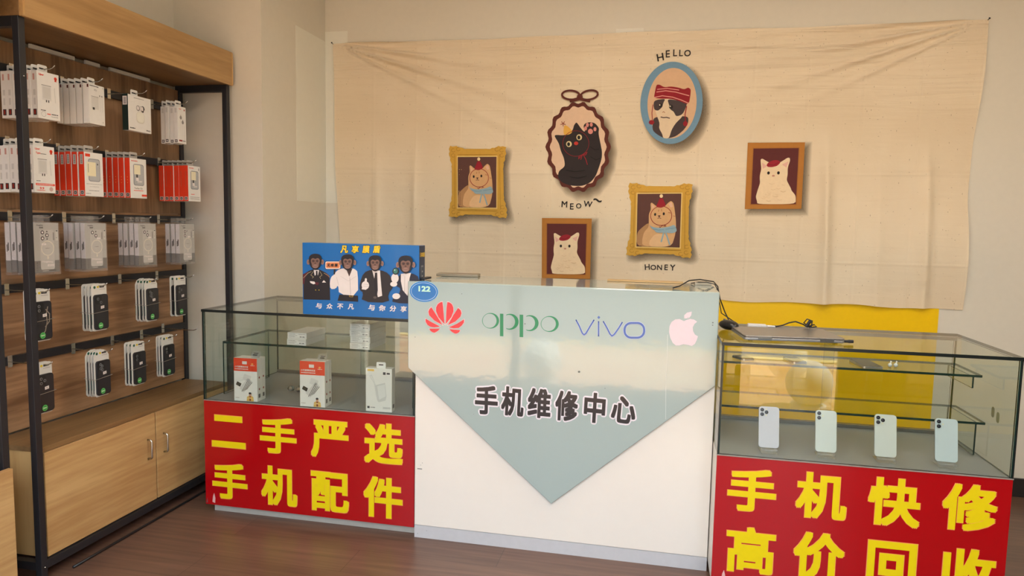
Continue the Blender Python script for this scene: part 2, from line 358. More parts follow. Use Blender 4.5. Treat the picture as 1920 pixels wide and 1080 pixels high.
def clothmat():
    m = bpy.data.materials.new('printed_cotton'); m.use_nodes = True; n = m.node_tree.nodes; l = m.node_tree.links
    b = n['Principled BSDF']; b.inputs['Roughness'].default_value = .85; b.inputs['Sheen Weight'].default_value = .1
    tc = n.new('ShaderNodeTexCoord'); src = tc.outputs['Object']
    nz = n.new('ShaderNodeTexNoise'); nz.inputs['Scale'].default_value = 1.6; nz.inputs['Detail'].default_value = 8; l.new(src, nz.inputs[0])
    cr = n.new('ShaderNodeValToRGB'); l.new(nz.outputs['Fac'], cr.inputs[0])
    cr.color_ramp.elements[0].position = .3; cr.color_ramp.elements[1].position = .7
    cr.color_ramp.elements[0].color = (*lin((232, 213, 181)), 1); cr.color_ramp.elements[1].color = (*lin((241, 225, 196)), 1)
    cur = cr.outputs[0]
    for sc, rot, th, c in (((14, 14, 40), .5, .05, (120, 90, 62)), ((44, 44, 12), -.4, .06, (132, 100, 70)), ((26, 26, 60), 1.1, .05, (104, 78, 56))):
        mp = n.new('ShaderNodeMapping'); mp.inputs['Scale'].default_value = sc; mp.inputs['Rotation'].default_value = (0, rot, 0); l.new(src, mp.inputs[0])
        vo = n.new('ShaderNodeTexVoronoi'); vo.inputs['Scale'].default_value = 1; l.new(mp.outputs[0], vo.inputs[0])
        lt = n.new('ShaderNodeMath'); lt.operation = 'LESS_THAN'; lt.inputs[1].default_value = th; l.new(vo.outputs['Distance'], lt.inputs[0])
        ml = n.new('ShaderNodeMath'); ml.operation = 'MULTIPLY'; ml.inputs[1].default_value = .6; l.new(lt.outputs[0], ml.inputs[0])
        mx = n.new('ShaderNodeMixRGB'); l.new(ml.outputs[0], mx.inputs[0]); l.new(cur, mx.inputs[1]); mx.inputs[2].default_value = (*lin(c), 1); cur = mx.outputs[0]
    l.new(cur, b.inputs['Base Color'])
    n3 = n.new('ShaderNodeTexNoise'); n3.inputs['Scale'].default_value = 260; l.new(src, n3.inputs[0])
    bp = n.new('ShaderNodeBump'); bp.inputs['Strength'].default_value = .15; bp.inputs['Distance'].default_value = .001; l.new(n3.outputs['Fac'], bp.inputs['Height'])
    # fine wrinkles: level ones under the top edge, loose ones elsewhere
    mp = n.new('ShaderNodeMapping'); mp.inputs['Scale'].default_value = (1.1, 1, 17); mp.inputs['Rotation'].default_value = (0, .02, 0); l.new(src, mp.inputs[0])
    n4 = n.new('ShaderNodeTexNoise'); n4.inputs['Scale'].default_value = 1; n4.inputs['Detail'].default_value = 3; n4.inputs['Distortion'].default_value = 1.2; l.new(mp.outputs[0], n4.inputs[0])
    sx = n.new('ShaderNodeSeparateXYZ'); l.new(src, sx.inputs[0]); mr = n.new('ShaderNodeMapRange'); mr.inputs[1].default_value = .95; mr.inputs[2].default_value = 1.42; mr.inputs[3].default_value = .12; mr.inputs[4].default_value = 1; l.new(sx.outputs['Z'], mr.inputs[0])
    pr = n.new('ShaderNodeMath'); pr.operation = 'MULTIPLY'; l.new(n4.outputs['Fac'], pr.inputs[0]); l.new(mr.outputs[0], pr.inputs[1])
    b2 = n.new('ShaderNodeBump'); b2.inputs['Strength'].default_value = 1; b2.inputs['Distance'].default_value = .022; l.new(pr.outputs[0], b2.inputs['Height']); l.new(bp.outputs[0], b2.inputs['Normal'])
    n5 = n.new('ShaderNodeTexNoise'); n5.inputs['Scale'].default_value = 5; n5.inputs['Detail'].default_value = 4; n5.inputs['Distortion'].default_value = .8; l.new(src, n5.inputs[0])
    b3 = n.new('ShaderNodeBump'); b3.inputs['Strength'].default_value = 1; b3.inputs['Distance'].default_value = .006; l.new(n5.outputs['Fac'], b3.inputs['Height']); l.new(b2.outputs[0], b3.inputs['Normal'])
    # straight creases from having been folded, a hand's width apart
    cu = None
    for ax, per, off in (('X', .28, .07), ('Z', .48, .25)):
        a = n.new('ShaderNodeMath'); a.operation = 'ADD'; a.inputs[1].default_value = off+10*per; l.new(sx.outputs[ax], a.inputs[0])
        q = n.new('ShaderNodeMath'); q.operation = 'PINGPONG'; q.inputs[1].default_value = per/2; l.new(a.outputs[0], q.inputs[0])
        r_ = n.new('ShaderNodeMapRange'); r_.inputs[1].default_value = 0; r_.inputs[2].default_value = .012; r_.inputs[3].default_value = 1; r_.inputs[4].default_value = 0; l.new(q.outputs[0], r_.inputs[0])
        if cu is None: cu = r_.outputs[0]
        else: s2 = n.new('ShaderNodeMath'); s2.operation = 'ADD'; l.new(cu, s2.inputs[0]); l.new(r_.outputs[0], s2.inputs[1]); cu = s2.outputs[0]
    b4 = n.new('ShaderNodeBump'); b4.inputs['Strength'].default_value = 1; b4.inputs['Distance'].default_value = .0014; l.new(cu, b4.inputs['Height']); l.new(b3.outputs[0], b4.inputs['Normal'])
    l.new(b4.outputs[0], b.inputs['Normal'])
    tr = n.new('ShaderNodeBsdfTransparent'); ms = n.new('ShaderNodeMixShader'); ms.inputs[0].default_value = .12
    l.new(b.outputs[0], ms.inputs[1]); l.new(tr.outputs[0], ms.inputs[2]); l.new(ms.outputs[0], n['Material Output'].inputs[0]); return m
NU, NV = 470, 190
vs = []; fs = []
for j in range(NV+1):
    for i in range(NU+1):
        x, z = cloth_edge(i/NU, j/NV); vs.append((x, cloth_y(x, z), z))
for j in range(NV):
    for i in range(NU): a = j*(NU+1)+i; fs.append((a, a+1, a+NU+2, a+NU+1))
tap = thing('wall_hanging', 'long beige cloth wall hanging printed with framed cat portraits, pinned to the back wall', 'wall hanging', (0, BY, TZ0))
TOFF = Vector((0, BY, TZ0))
cm = MB(); cm.add([Vector(v)-TOFF for v in vs], fs, clothmat()); cm.build('cloth', tap, smooth=True)
for x, z in ((TX0+.004, TZ1-.004), (TX1-.004, TZ1-.004)):
    MB().tube([Vector((x, BY, z))-TOFF, Vector((x, BY-.028, z+.006))-TOFF, Vector((x, BY-.03, z+.0065))-TOFF], [.0018, .0018, .005], mat((70, 66, 60), .4, .6)).build('nail', tap)

def chaikin(p, k):
    o = []
    for a, b in zip(p, p[1:]+p[:1]): o += [(a[0]+(b[0]-a[0])*k, a[1]+(b[1]-a[1])*k), (b[0]-(b[0]-a[0])*k, b[1]-(b[1]-a[1])*k)]
    return o
class Cl(MB):
    """printing that follows the folds of the cloth"""
    def __init__(s): super().__init__(); s.k = 0
    def poly(s, pts, m, px=True, grid=.012):
        if 6 <= len(pts) < 60: pts = chaikin(chaikin(pts, .2), .25)
        s.k += 1; P = [Vector((un(u, v, 'y', BY-.015).x, un(u, v, 'y', BY-.015).z)) for u, v in pts] if px else [Vector(p) for p in pts]
        D = []
        for a, b in zip(P, P[1:]+P[:1]):
            nseg = max(1, int((b-a).length/.012))
            for q in range(nseg): D.append(a.lerp(b, q/nseg))
        n0 = len(D); B = D[:]; xs = [p.x for p in D]; zs = [p.y for p in D]
        def inside(x, z):
            c = False
            for i in range(n0):
                a, b = B[i-1], B[i]
                if (a.y > z) != (b.y > z) and x < (b.x-a.x)*(z-a.y)/(b.y-a.y)+a.x: c = not c
            return c
        if grid:
            x = min(xs)+grid/2
            while x < max(xs):
                z = min(zs)+grid/2
                while z < max(zs):
                    if inside(x, z) and min((p-Vector((x, z))).length for p in B) > grid*.4: D.append(Vector((x, z)))
                    z += grid
                x += grid
        r = delaunay_2d_cdt(D, [], [list(range(n0))], 1, 1e-6)
        off = .0016+s.k*.0002
        V = [Vector((p.x, cloth_y(p.x, p.y)-off, p.y))-TOFF for p in r[0]]
        F = [f if (V[f[1]]-V[f[0]]).cross(V[f[2]]-V[f[0]]).y < 0 else f[::-1] for f in r[2]]
        s.add(V, F, m); return s
    def stroke(s, pts, w, m):
        k = s.k
        P = [Vector((un(u, v, 'y', BY-.015).x, un(u, v, 'y', BY-.015).z)) for u, v in pts]
        D = [P[0]]
        for a, b in zip(P, P[1:]):
            nseg = max(1, int((b-a).length/.012))
            for q in range(1, nseg+1): D.append(a.lerp(b, q/nseg))
        s.k = k+1
        for q in strokepoly(D, w):
            V = [Vector((a, cloth_y(a, b)-.0016-s.k*.0002, b))-TOFF for a, b in q]; s.add(V, [[0, 1, 2, 3]], m)
        return s
    def text(s, t, u, v, h, m, rot=0, bold=.03):
        c = un(u, v, 'y', BY-.015); vs, fs, (a, b, cc, d) = glyphs(t, bold); k = h/(d-cc); co, si = math.cos(rot), math.sin(rot); s.k += 1
        V = []
        nb = len(vs)//9 if bold else len(vs)
        for i, (x, y) in enumerate(vs):
            X, Y = (x-(a+b)/2)*k, (y-(cc+d)/2)*k; gx, gz = c.x+X*co-Y*si, c.z+X*si+Y*co
            V.append(Vector((gx, cloth_y(gx, gz)-.0030-.00003*(i//nb), gz))-TOFF)
        s.add(V, fs, m); return s
def ink(c): return mat(c, .85, 0, .06, 0, 60)
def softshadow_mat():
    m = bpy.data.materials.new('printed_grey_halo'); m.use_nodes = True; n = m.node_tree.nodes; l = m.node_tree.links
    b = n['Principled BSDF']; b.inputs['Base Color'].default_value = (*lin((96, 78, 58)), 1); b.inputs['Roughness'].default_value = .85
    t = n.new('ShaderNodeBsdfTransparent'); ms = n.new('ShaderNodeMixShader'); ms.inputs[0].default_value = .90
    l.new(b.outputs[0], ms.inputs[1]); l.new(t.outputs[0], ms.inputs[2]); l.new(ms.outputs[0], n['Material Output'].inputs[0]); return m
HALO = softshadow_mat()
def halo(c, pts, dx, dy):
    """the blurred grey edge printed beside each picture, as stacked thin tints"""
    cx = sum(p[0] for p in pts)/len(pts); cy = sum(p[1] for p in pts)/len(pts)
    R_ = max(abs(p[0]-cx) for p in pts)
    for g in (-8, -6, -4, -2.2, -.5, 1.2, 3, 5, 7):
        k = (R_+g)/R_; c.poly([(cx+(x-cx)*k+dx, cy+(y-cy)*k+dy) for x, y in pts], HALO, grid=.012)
def Z(ox, oy, sc): return lambda pts: [(ox+x*sc, oy+y*sc) for x, y in pts]
def bil(q, r):
    """template rectangle r (x0,y0,x1,y1) to the four pixel corners q"""
    def f(pts):
        o = []
        for x, y in pts:
            a = (x-r[0])/(r[2]-r[0]); b = (y-r[1])/(r[3]-r[1]); T = Vector(q[0]).lerp(Vector(q[1]), a); B = Vector(q[3]).lerp(Vector(q[2]), a); o.append(tuple(T.lerp(B, b)))
        return o
    return f
INK = ink((38, 30, 28))
# --- tall blue oval
g = Z(990, 80, .3147); c = Cl()
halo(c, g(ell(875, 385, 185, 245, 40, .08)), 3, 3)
c.poly(g(ell(855, 360, 185, 245, 48, .08)), ink((112, 148, 172))); c.poly(g(ell(858, 362, 146, 210, 40, .08)), ink((214, 176, 140)))
c.poly(g([(745, 450), (740, 520), (765, 545), (805, 568), (830, 572), (880, 560), (930, 520), (955, 480), (955, 440), (880, 440), (790, 440)]), ink((70, 56, 56)))
c.poly(g([(757, 400), (765, 430), (785, 480), (780, 510), (800, 545), (805, 570), (840, 572), (855, 520), (880, 480), (922, 440), (928, 400), (880, 350), (830, 333), (790, 345)]), ink((222, 200, 168)))
c.poly(g([(748, 345), (750, 400), (775, 408), (800, 385), (806, 360), (820, 335)]), ink((70, 58, 58)))
c.poly(g([(828, 335), (840, 370), (848, 400), (868, 412), (882, 442), (920, 430), (942, 385), (948, 355)]), ink((70, 58, 58)))
c.poly(g([(750, 330), (755, 300), (765, 252), (785, 252), (812, 268), (850, 262), (900, 270), (930, 280), (955, 268), (970, 280), (968, 310), (958, 372), (900, 348), (850, 335), (790, 335)]), ink((142, 22, 34)))
for q in ([(752, 328), (800, 318), (860, 326), (910, 342), (956, 362)], [(765, 296), (820, 288), (880, 296), (960, 318)], [(770, 280), (830, 274), (900, 284)]): c.stroke(g(q), .0045, ink((226, 150, 140)))
c.stroke(g([(745, 370), (738, 420), (742, 470)]), .004, ink((142, 22, 34))); c.poly(g(ell(736, 476, 17, 14, 10)), ink((142, 22, 34)))
c.stroke(g([(945, 380), (935, 430), (938, 470)]), .005, ink((142, 22, 34))); c.poly(g(ell(937, 484, 14, 16, 10)), ink((142, 22, 34)))
for x, y in ((790, 376), (852, 384)): c.poly(g(ell(x, y, 12, 13, 12)), INK); c.poly(g(ell(x-5, y-3, 4, 5, 8)), ink((210, 200, 180)))
c.stroke(g([(800, 418), (808, 412), (816, 420)]), .003, ink((160, 100, 80))); c.stroke(g([(790, 444), (808, 448), (825, 446), (845, 452)]), .005, ink((80, 60, 60)))
c.build('blue_oval_cat_print', tap)
# --- brown scalloped oval with bow
c = Cl(); N = 96
def wavy(rx, ry, am, ph=0): return [(300+(rx+am*math.cos(18*2*PI*k/N+ph))*math.cos(2*PI*k/N), 622+(ry+am*math.cos(18*2*PI*k/N+ph))*math.sin(2*PI*k/N)) for k in range(N)]
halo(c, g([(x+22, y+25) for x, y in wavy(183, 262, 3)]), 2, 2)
BR = ink((92, 40, 30)); c.poly(g(wavy(187, 264, 8)), BR); c.poly(g(wavy(163, 240, 6)), ink((222, 190, 160)))
c.poly(g([(178, 800), (185, 765), (222, 738), (216, 690), (196, 645), (185, 600), (158, 558), (165, 550), (210, 553), (245, 545), (268, 520), (275, 492), (290, 473), (315, 510), (332, 530), (342, 530), (330, 500), (340, 482), (368, 474), (400, 480), (425, 510), (420, 540), (432, 600), (442, 650), (440, 690), (425, 740), (405, 795), (372, 835), (320, 856), (250, 852), (200, 832)]), ink((44, 36, 36)))
c.poly(g([(212, 552), (214, 500), (222, 492), (240, 500), (268, 530), (250, 548)]), ink((222, 170, 74)))
for a in range(5): c.stroke(g([(210, 484), (210+16*math.cos(a*1.26+.3), 484+16*math.sin(a*1.26+.3))]), .004, ink((130, 50, 30)))
for x, y in ((245, 605), (306, 565)): c.poly(g(ell(x, y, 17, 18, 16)), ink((214, 196, 150))); c.poly(g(ell(x-2, y+1, 9, 12, 12)), ink((20, 18, 18)))
c.poly(g(ell(288, 601, 13, 11, 12)), ink((186, 54, 44)))
c.stroke(g(ell(286, 602, 78, 76, 30)+[(364, 602)]), .003, ink((130, 34, 38)))
for q in ([(330, 665), (352, 655), (345, 670), (330, 668), (345, 695), (355, 728)], [(328, 668), (305, 678), (303, 692), (325, 672), (315, 698)]): c.stroke(g(q), .004, ink((150, 34, 44)))
c.poly(g(ell(373, 530, 15, 16, 14)), ink((214, 140, 130)))
for x, y in ((344, 512), (355, 492), (378, 490), (400, 517)): c.poly(g(ell(x, y, 9, 13, 10)), ink((214, 140, 130)))
for q in ([(230, 760), (280, 770), (340, 762)], [(250, 800), (300, 808), (350, 795)], [(370, 620), (400, 640), (425, 635)], [(372, 680), (405, 700), (430, 690)]): c.stroke(g(q), .004, ink((24, 20, 20)))
for x0, ro in ((256, .05), (366, -.18)):
    q = ell(x0, 314, 52, 27, 26, ro); c.stroke(g(q+[q[0]]), .0115, BR)
c.stroke(g([(250, 352), (310, 338), (372, 352)]), .014, BR); c.poly(g(ell(310, 326, 18, 20, 12)), BR)
c.build('brown_oval_cat_print', tap)
# --- gold ornate frames
def gold(outer, inner, name):
    c = Cl(); f = bil(outer, (85, 95, 805, 1005)); h = bil(inner, (200, 235, 685, 875))
    r = random.Random(4); pts = []
    def edge(a, b, n, bump):
        for k in range(n):
            t = k/n; e = min(t, 1-t); s_ = bump*(1-smooth(.08, .30, e)); w_ = 7*math.cos(k*2.2)*(1-smooth(.2, .4, e))
            x = a[0]+(b[0]-a[0])*t; y = a[1]+(b[1]-a[1])*t; nx, ny = (b[1]-a[1]), -(b[0]-a[0]); L = math.hypot(nx, ny)
            pts.append((x+nx/L*(s_-22+w_), y+ny/L*(s_-22+w_)))
    A, B, C_, D = (100, 110), (790, 110), (795, 990), (100, 985)
    edge(A, B, 26, 34); edge(B, C_, 32, 34); edge(C_, D, 26, 34); edge(D, A, 32, 34)
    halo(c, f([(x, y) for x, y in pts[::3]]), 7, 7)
    GO = ink((206, 160, 62)); GD = ink((178, 134, 48)); GL = ink((228, 196, 118))
    c.poly(f(pts), GO)
    for cx, cy in ((140, 150), (205, 135), (140, 215), (750, 150), (690, 140), (755, 215), (145, 935), (150, 870), (210, 960), (750, 940), (755, 870), (690, 960)):
        c.stroke(f(ell(cx, cy, 24, 22, 10, 0, 20, 300)), .0035, GD)
    for q in ([(160, 200), (160, 900)], [(725, 200), (730, 900)], [(200, 205), (690, 205)], [(200, 910), (690, 915)]): c.stroke(f(q), .003, GD)
    c.poly(h([(188, 222), (697, 222), (697, 888), (188, 888)]), GL); c.poly(h([(200, 235), (685, 235), (685, 875), (200, 875)]), ink((92, 58, 50)))
    c.poly(h([(200, 872), (203, 700), (280, 622), (330, 585), (400, 640), (520, 700), (400, 872)]), ink((176, 132, 88)))
    c.poly(h([(265, 872), (262, 790), (280, 700), (330, 640), (332, 580), (330, 480), (352, 425), (345, 350), (362, 340), (412, 388), (500, 394), (540, 345), (572, 320), (600, 345), (612, 400), (622, 470), (632, 540), (638, 640), (628, 740), (590, 872)]), ink((214, 168, 118)))
    c.poly(h([(340, 872), (345, 800), (400, 720), (520, 715), (560, 800), (555, 872)]), ink((226, 186, 138)))
    c.poly(h([(362, 356), (395, 395), (366, 415)]), ink((222, 178, 150))); c.poly(h([(545, 360), (578, 335), (596, 390), (570, 400)]), ink((222, 178, 150)))
    c.poly(h([(405, 394), (428, 340), (445, 288), (480, 288), (500, 330), (518, 380), (465, 406)]), ink((150, 24, 40)))
    c.poly(h(ell(463, 263, 19, 22, 14)), ink((232, 208, 160)))
    c.stroke(h(ell(468, 500, 118, 115, 30)+[(586, 500)]), .0035, ink((146, 50, 40)))
    for x, y in ((400, 484), (496, 476)): c.poly(h(ell(x, y, 12, 18, 12)), INK)
    c.poly(h([(430, 496), (462, 496), (446, 520)]), ink((70, 36, 30))); c.stroke(h([(428, 532), (446, 524), (468, 532)]), .003, ink((90, 50, 40)))
    for q in ([(440, 425), (436, 450)], [(470, 420), (470, 445)], [(545, 460), (575, 466)], [(600, 500), (625, 505)]): c.stroke(h(q), .003, ink((170, 110, 70)))
    BL = ink((146, 172, 180)); c.poly(h([(335, 595), (360, 632), (450, 648), (560, 630), (622, 600), (652, 682), (600, 708), (520, 700), (420, 705), (395, 672), (360, 650)]), BL)
    for q in ([(505, 680), (492, 740), (476, 815)], [(520, 690), (545, 760), (572, 845)]): c.stroke(h(q), .008, BL)
    for q in ([(380, 660), (440, 670), (500, 665)], [(520, 660), (590, 650), (635, 640)]): c.stroke(h(q), .003, ink((112, 148, 168)))
    c.stroke(h([(448, 628), (460, 640), (475, 622), (500, 610), (525, 618), (500, 626)]), .003, ink((130, 40, 36)))
    c.build(name, tap)
z6 = Z(830, 260, .1481); z2 = Z(990, 330, .213)
gold(z6([(85, 95), (805, 95), (815, 1005), (85, 1000)]), z6([(200, 235), (688, 232), (685, 875), (203, 872)]), 'gold_frame_cat_print')
gold(z2([(885, 62), (1448, 65), (1435, 722), (865, 705)]), z2([(965, 158), (1350, 155), (1335, 630), (955, 620)]), 'gold_frame_cat_print')
# --- plain ochre frames with a white cat
def plain(outer, inner, name):
    c = Cl(); h = bil(inner, (150, 143, 810, 946))
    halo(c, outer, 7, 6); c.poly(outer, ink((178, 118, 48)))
    c.poly(h([(140, 132), (822, 132), (822, 957), (140, 957)]), ink((160, 102, 44)))
    c.poly(h([(150, 143), (810, 143), (810, 946), (150, 946)]), ink((92, 38, 36)))
    c.poly(h([(245, 946), (238, 905), (222, 860), (218, 830), (240, 740), (270, 640), (262, 580), (262, 520), (278, 440), (264, 340), (262, 300), (285, 288), (340, 320), (385, 345), (460, 340), (540, 350), (600, 315), (650, 280), (685, 280), (694, 320), (662, 420), (668, 520), (655, 600), (696, 670), (726, 720), (735, 750), (795, 815), (805, 860), (806, 946)]), ink((234, 210, 172)))
    c.poly(h([(282, 345), (352, 390), (345, 412), (298, 436)]), ink((226, 176, 158))); c.poly(h([(590, 368), (672, 332), (642, 420), (580, 380)]), ink((226, 176, 158)))
    c.poly(h([(348, 388), (372, 348), (430, 318), (500, 310), (545, 332), (552, 352), (505, 398), (430, 414), (372, 410)]), ink((150, 28, 40)))
    c.stroke(h([(380, 375), (450, 385), (520, 350)]), .003, ink((120, 20, 34)))
    for x in (385, 530): c.poly(h(ell(x, 497, 20, 23, 14)), INK)
    c.poly(h(ell(458, 538, 22, 13, 12)), ink((196, 140, 118)))
    r = random.Random(3)
    for k in range(16):
        x = 300+r.random()*330; y = 640+r.random()*260; w_ = 40+50*r.random(); c.stroke(h([(x, y), (x+w_/2, y+12), (x+w_, y+2)]), .0022, ink((218, 190, 150)))
    c.build(name, tap)
z7 = Z(1390, 260, .1296)
plain(z7([(92, 60), (918, 55), (865, 1015), (50, 1018)]), z7([(175, 145), (828, 138), (785, 948), (138, 948)]), 'ochre_frame_cat_print')
plain(z2([(125, 370), (563, 375), (548, 905), (122, 897)]), z2([(170, 420), (517, 423), (505, 866), (167, 862)]), 'ochre_frame_cat_print')
# --- hand-lettered words
for nm, zz, L in (('hello_lettering', g, [('H', 788, 88, -.2, 42), ('E', 833, 68, -.05, 38), ('L', 877, 62, 0, 36), ('L', 912, 63, 0, 34), ('O', 950, 64, .0, 34)]),
                  ('meow_lettering', g, [('M', 218, 963, .05, 36), ('E', 262, 976, .0, 36), ('O', 303, 973, 0, 30), ('W', 358, 962, .1, 34), ('~', 415, 940, .3, 16)]),
                  ('honey_lettering', z2, [('H', 1050, 800, -.1, 48), ('O', 1103, 804, 0, 44), ('N', 1158, 804, 0, 44), ('E', 1216, 803, 0, 46), ('Y', 1273, 806, 0, 50)])):
    c = Cl(); c.k = 4
    for ch, x, y, r_, hh in L:
        (u, v), = zz([(x, y)]); c.text(ch, u, v, hh*(.3147 if zz is g else .213)*.0032, INK, -r_, .015)
    c.build(nm, tap)
# ------------------------------------------------------------------ glass cases
XP, YP, ZP = V3(1, 0, 0), V3(0, 1, 0), V3(0, 0, 1)
LAC = mat((226, 222, 212), .3, 0, .02, .04, 25, .2)
REDS = mat((170, 1, 12), .22, 0, .03, .02, 12, .3); YEL = mat((232, 208, 8), .35); YRIM = mat((238, 160, 84), .4)
GREYF = mat((142, 143, 143), .4)
def pane(m_, x0, x1, y0, y1, z0, z1, em=None):
    em = em or EDGE; d = (x1-x0, y1-y0, z1-z0); k = 'xyz'[d.index(min(d))]
    big = {'x': ('-x', '+x'), 'y': ('-y', '+y'), 'z': ('-z', '+z')}[k]
    return m_.box(x0, x1, y0, y1, z0, z1, em, mats={q: GLASS for q in big})
def sign_text(p, rows, xo, y, zo, bold=.034):
    for chars in rows:
        for ch, u, v, wp, hp in chars:
            c = un(u, v, 'y', y); e = un(u+wp/2, v, 'y', y); a = un(u-wp/2, v, 'y', y); w_ = e.x-a.x; h_ = un(u, v-hp/2, 'y', y).z-un(u, v+hp/2, 'y', y).z
            p.text(ch, c.x-xo, c.z-zo, w_+.004, h_+.004, YRIM, bold, 1); p.text(ch, c.x-xo, c.z-zo, w_-.001, h_-.001, YEL, bold-.004, 2)
def showcase(name, label, x0, x1, y0, y1, ztop, zs, zb, rows, frame_right):
    X, Y = x0, y0
    t = thing(name, label, 'display case', (x0, y0, 0)); W, D = x1-x0, y1-y0; T = .008
    b = MB(); b.box(0, W, .012, D, zb, zs, LAC); b.box(.003, W-.003, .02, D-.003, zs, zs+.003, GREYF); b.build('base_cabinet', t)
    b = MB(); r = random.Random(2); N_ = 40
    b.box(.025, W, .032, D-.05, 0, zb, mat((176, 172, 162), .7, 0, .1, .3, 30)); b.build('plinth', t)
    s_ = MB(); s_.box(0, W, 0, .010, zb-.004, zs, REDS); sg = s_.build('sign_panel', t, bevel=.0008)
    s_ = MB(); s_.box(-.001, W+.001, -.002, .012, zs, zs+.004, mat((150, 140, 134), .4)); s_.build('edge_strip', t)
    for rw in rows: p = Pr((V3(0, 0, 0), XP, ZP, -YP)); sign_text(p, [rw], X, Y, 0); p.build('lettering', sg)
    z0 = zs+.004; zt = ztop-.012
    pane(MB(), T+.001, W-T-.001, .002, .002+T, z0, zt-.001).build('front_glass', t)
    pane(MB(), 0, T, .002, D-.01, z0, zt-.001).build('side_glass', t)
    pane(MB(), W-T, W, .002, D-.01, z0, zt-.001).build('side_glass', t)
    pane(MB(), -.002, W+.002, -.004, D, zt, ztop, DARKEDGE).build('top_glass', t)
    g2 = MB(); pane(g2, .012, W/2+.02, D-.022, D-.017, z0+.015, zt-.015); g2.build('sliding_door', t)
    g2 = MB(); pane(g2, W/2-.02, W-.012, D-.013, D-.008, z0+.015, zt-.015); g2.build('sliding_door', t)
    MB().box(.008, W-.008, D-.028, D-.001, z0, z0+.014, STEEL).build('door_track', t); MB().box(.008, W-.008, D-.028, D-.003, zt-.014, zt-.001, STEEL).build('door_track', t)
    for x in (0, W-.004): MB().box(x, x+.004, -.001, .0015, z0, zt, DARKEDGE).build('corner_seal', t)
    return t
LR = [[('二', 428.5, 809.5, 63, 60), ('手', 521.5, 817, 68, 67), ('严', 618, 824, 70, 70), ('选', 719, 832, 72, 76)],
      [('手', 431, 902.5, 65, 67), ('机', 523.5, 911.5, 67, 73), ('配', 618.5, 922.5, 71, 74), ('件', 718, 933, 73, 76)]]
lc = showcase('display_case', 'long glass display case with a red second-hand phone sign, left of the reception counter', -2.073, -1.022, 2.842, 3.50, .982, .548, .045, LR, 0)
RR = [[('手', 1409.5, 919.5, 91, 80), ('机', 1540, 930, 96, 86), ('快', 1676.5, 942, 99, 90), ('修', 1818, 952, 104, 88)],
      [('高', 1407, 1032, 92, 86), ('价', 1535, 1043, 96, 88), ('回', 1671, 1062, 93, 92), ('收', 1814, 1075, 104, 92)]]
rc = showcase('display_case', 'glass display case with a red phone-repair sign, right of the reception counter', .251, 1.249, 2.661, 3.212, .982, .548, .045, RR, 1)
# scuffed patches at the lower left corners of the red sign panels
for case, X, Y in ((lc, -2.073, 2.842), (rc, .251, 2.661)):
    sg = [o for o in case.children if o.name.startswith('sign_panel')][0]
    p = Pr((V3(0, 0, 0), XP, ZP, -YP)); p.poly([(.036, .055), (.05, .05), (.052, .075), (.046, .1), (.04, .085)], mat((220, 170, 165), .6), 1)
    p.poly([(.003, .05), (.012, .048), (.009, .075)], mat((120, 60, 60), .6), 1); p.build('scuff_mark', sg)
# inner glass shelves
t = lc
pane(MB(), .036, 1.043, .101, .50, .258+.548, .268+.548).build('shelf', t)
sh = MB(); pane(sh, .034, .040, .104, .50, .556, .8055); sh.build('shelf_support', t)
sh = MB(); pane(sh, 1.002, 1.008, .104, .50, .556, .8055); sh.build('shelf_support', t)
t = rc
pane(MB(), .015, .962, .205, .45, .865, .874).build('shelf', t)
pane(MB(), .015, .985, .205, .47, .685, .694).build('shelf', t)
sh = MB(); pane(sh, .965, .971, .24, .50, .556, .6845); sh.build('shelf_support', t)
sh = MB(); pane(sh, .935, .941, .22, .45, .82, .8645); sh.build('shelf_support', t)
sh = MB(); pane(sh, .02, .026, .24, .50, .556, .6845); sh.build('shelf_support', t)
sm = Pr((V3(.992, 0, 0), YP, ZP, -XP))
for y_, z_ in ((.13, .735), (.17, .745)): sm.poly(rrect(y_-.012, y_+.012, z_-.02, z_+.02, .011), mat((120, 125, 115), .4), 1)
sm.build('finger_grip', t)

# ------------------------------------------------------------------ reception counter
RCX, RCY = -1.0175, 2.836
t = thing('reception_counter', 'white reception counter with a glossy grey pentagon front and phone brand logos', 'reception counter', (RCX, RCY, 0))
WH = mat((236, 230, 220), .32, 0, .015, .05, 20, .1)
b = MB(); b.box(0, 1.2655, 0, .40, .058, .975, WH); b.box(.018, 1.2655, 0, .40, .975, 1.133, WH); b.build('body', t, bevel=.002)
b = MB(); b.box(0, 1.265, .001, .39, 0, .057, mat((196, 197, 200), .35, 0, .05)); b.build('kick_board', t)
GLO = bpy.data.materials.new('glossy_grey'); GLO.use_nodes = True
_n = GLO.node_tree.nodes; _l = GLO.node_tree.links; _b = _n['Principled BSDF']
_b.inputs['Base Color'].default_value = (*lin((164, 180, 176)), 1); _b.inputs['Roughness'].default_value = .09; _b.inputs['Coat Weight'].default_value = .6; _b.inputs['Coat Roughness'].default_value = .02
_tc = _n.new('ShaderNodeTexCoord'); _z = _n.new('ShaderNodeTexNoise'); _z.inputs['Scale'].default_value = 26; _z.inputs['Detail'].default_value = 3; _l.new(_tc.outputs['Object'], _z.inputs[0])
_p = _n.new('ShaderNodeBump'); _p.inputs['Strength'].default_value = .10; _p.inputs['Distance'].default_value = .0035; _l.new(_z.outputs['Fac'], _p.inputs['Height']); _l.new(_p.outputs[0], _b.inputs['Normal']); _l.new(_p.outputs[0], _b.inputs['Coat Normal'])
fr = (V3(-RCX, -.0005, 0), XP, ZP, -YP)
b = MB(); b.prism([(-1.049, 1.152), (-1.047, .772), (-.401, .224), (.247, .778), (.2475, 1.152)], fr, 0, .0155, GLO)
gp = b.build('pentagon_panel', t, bevel=.003)
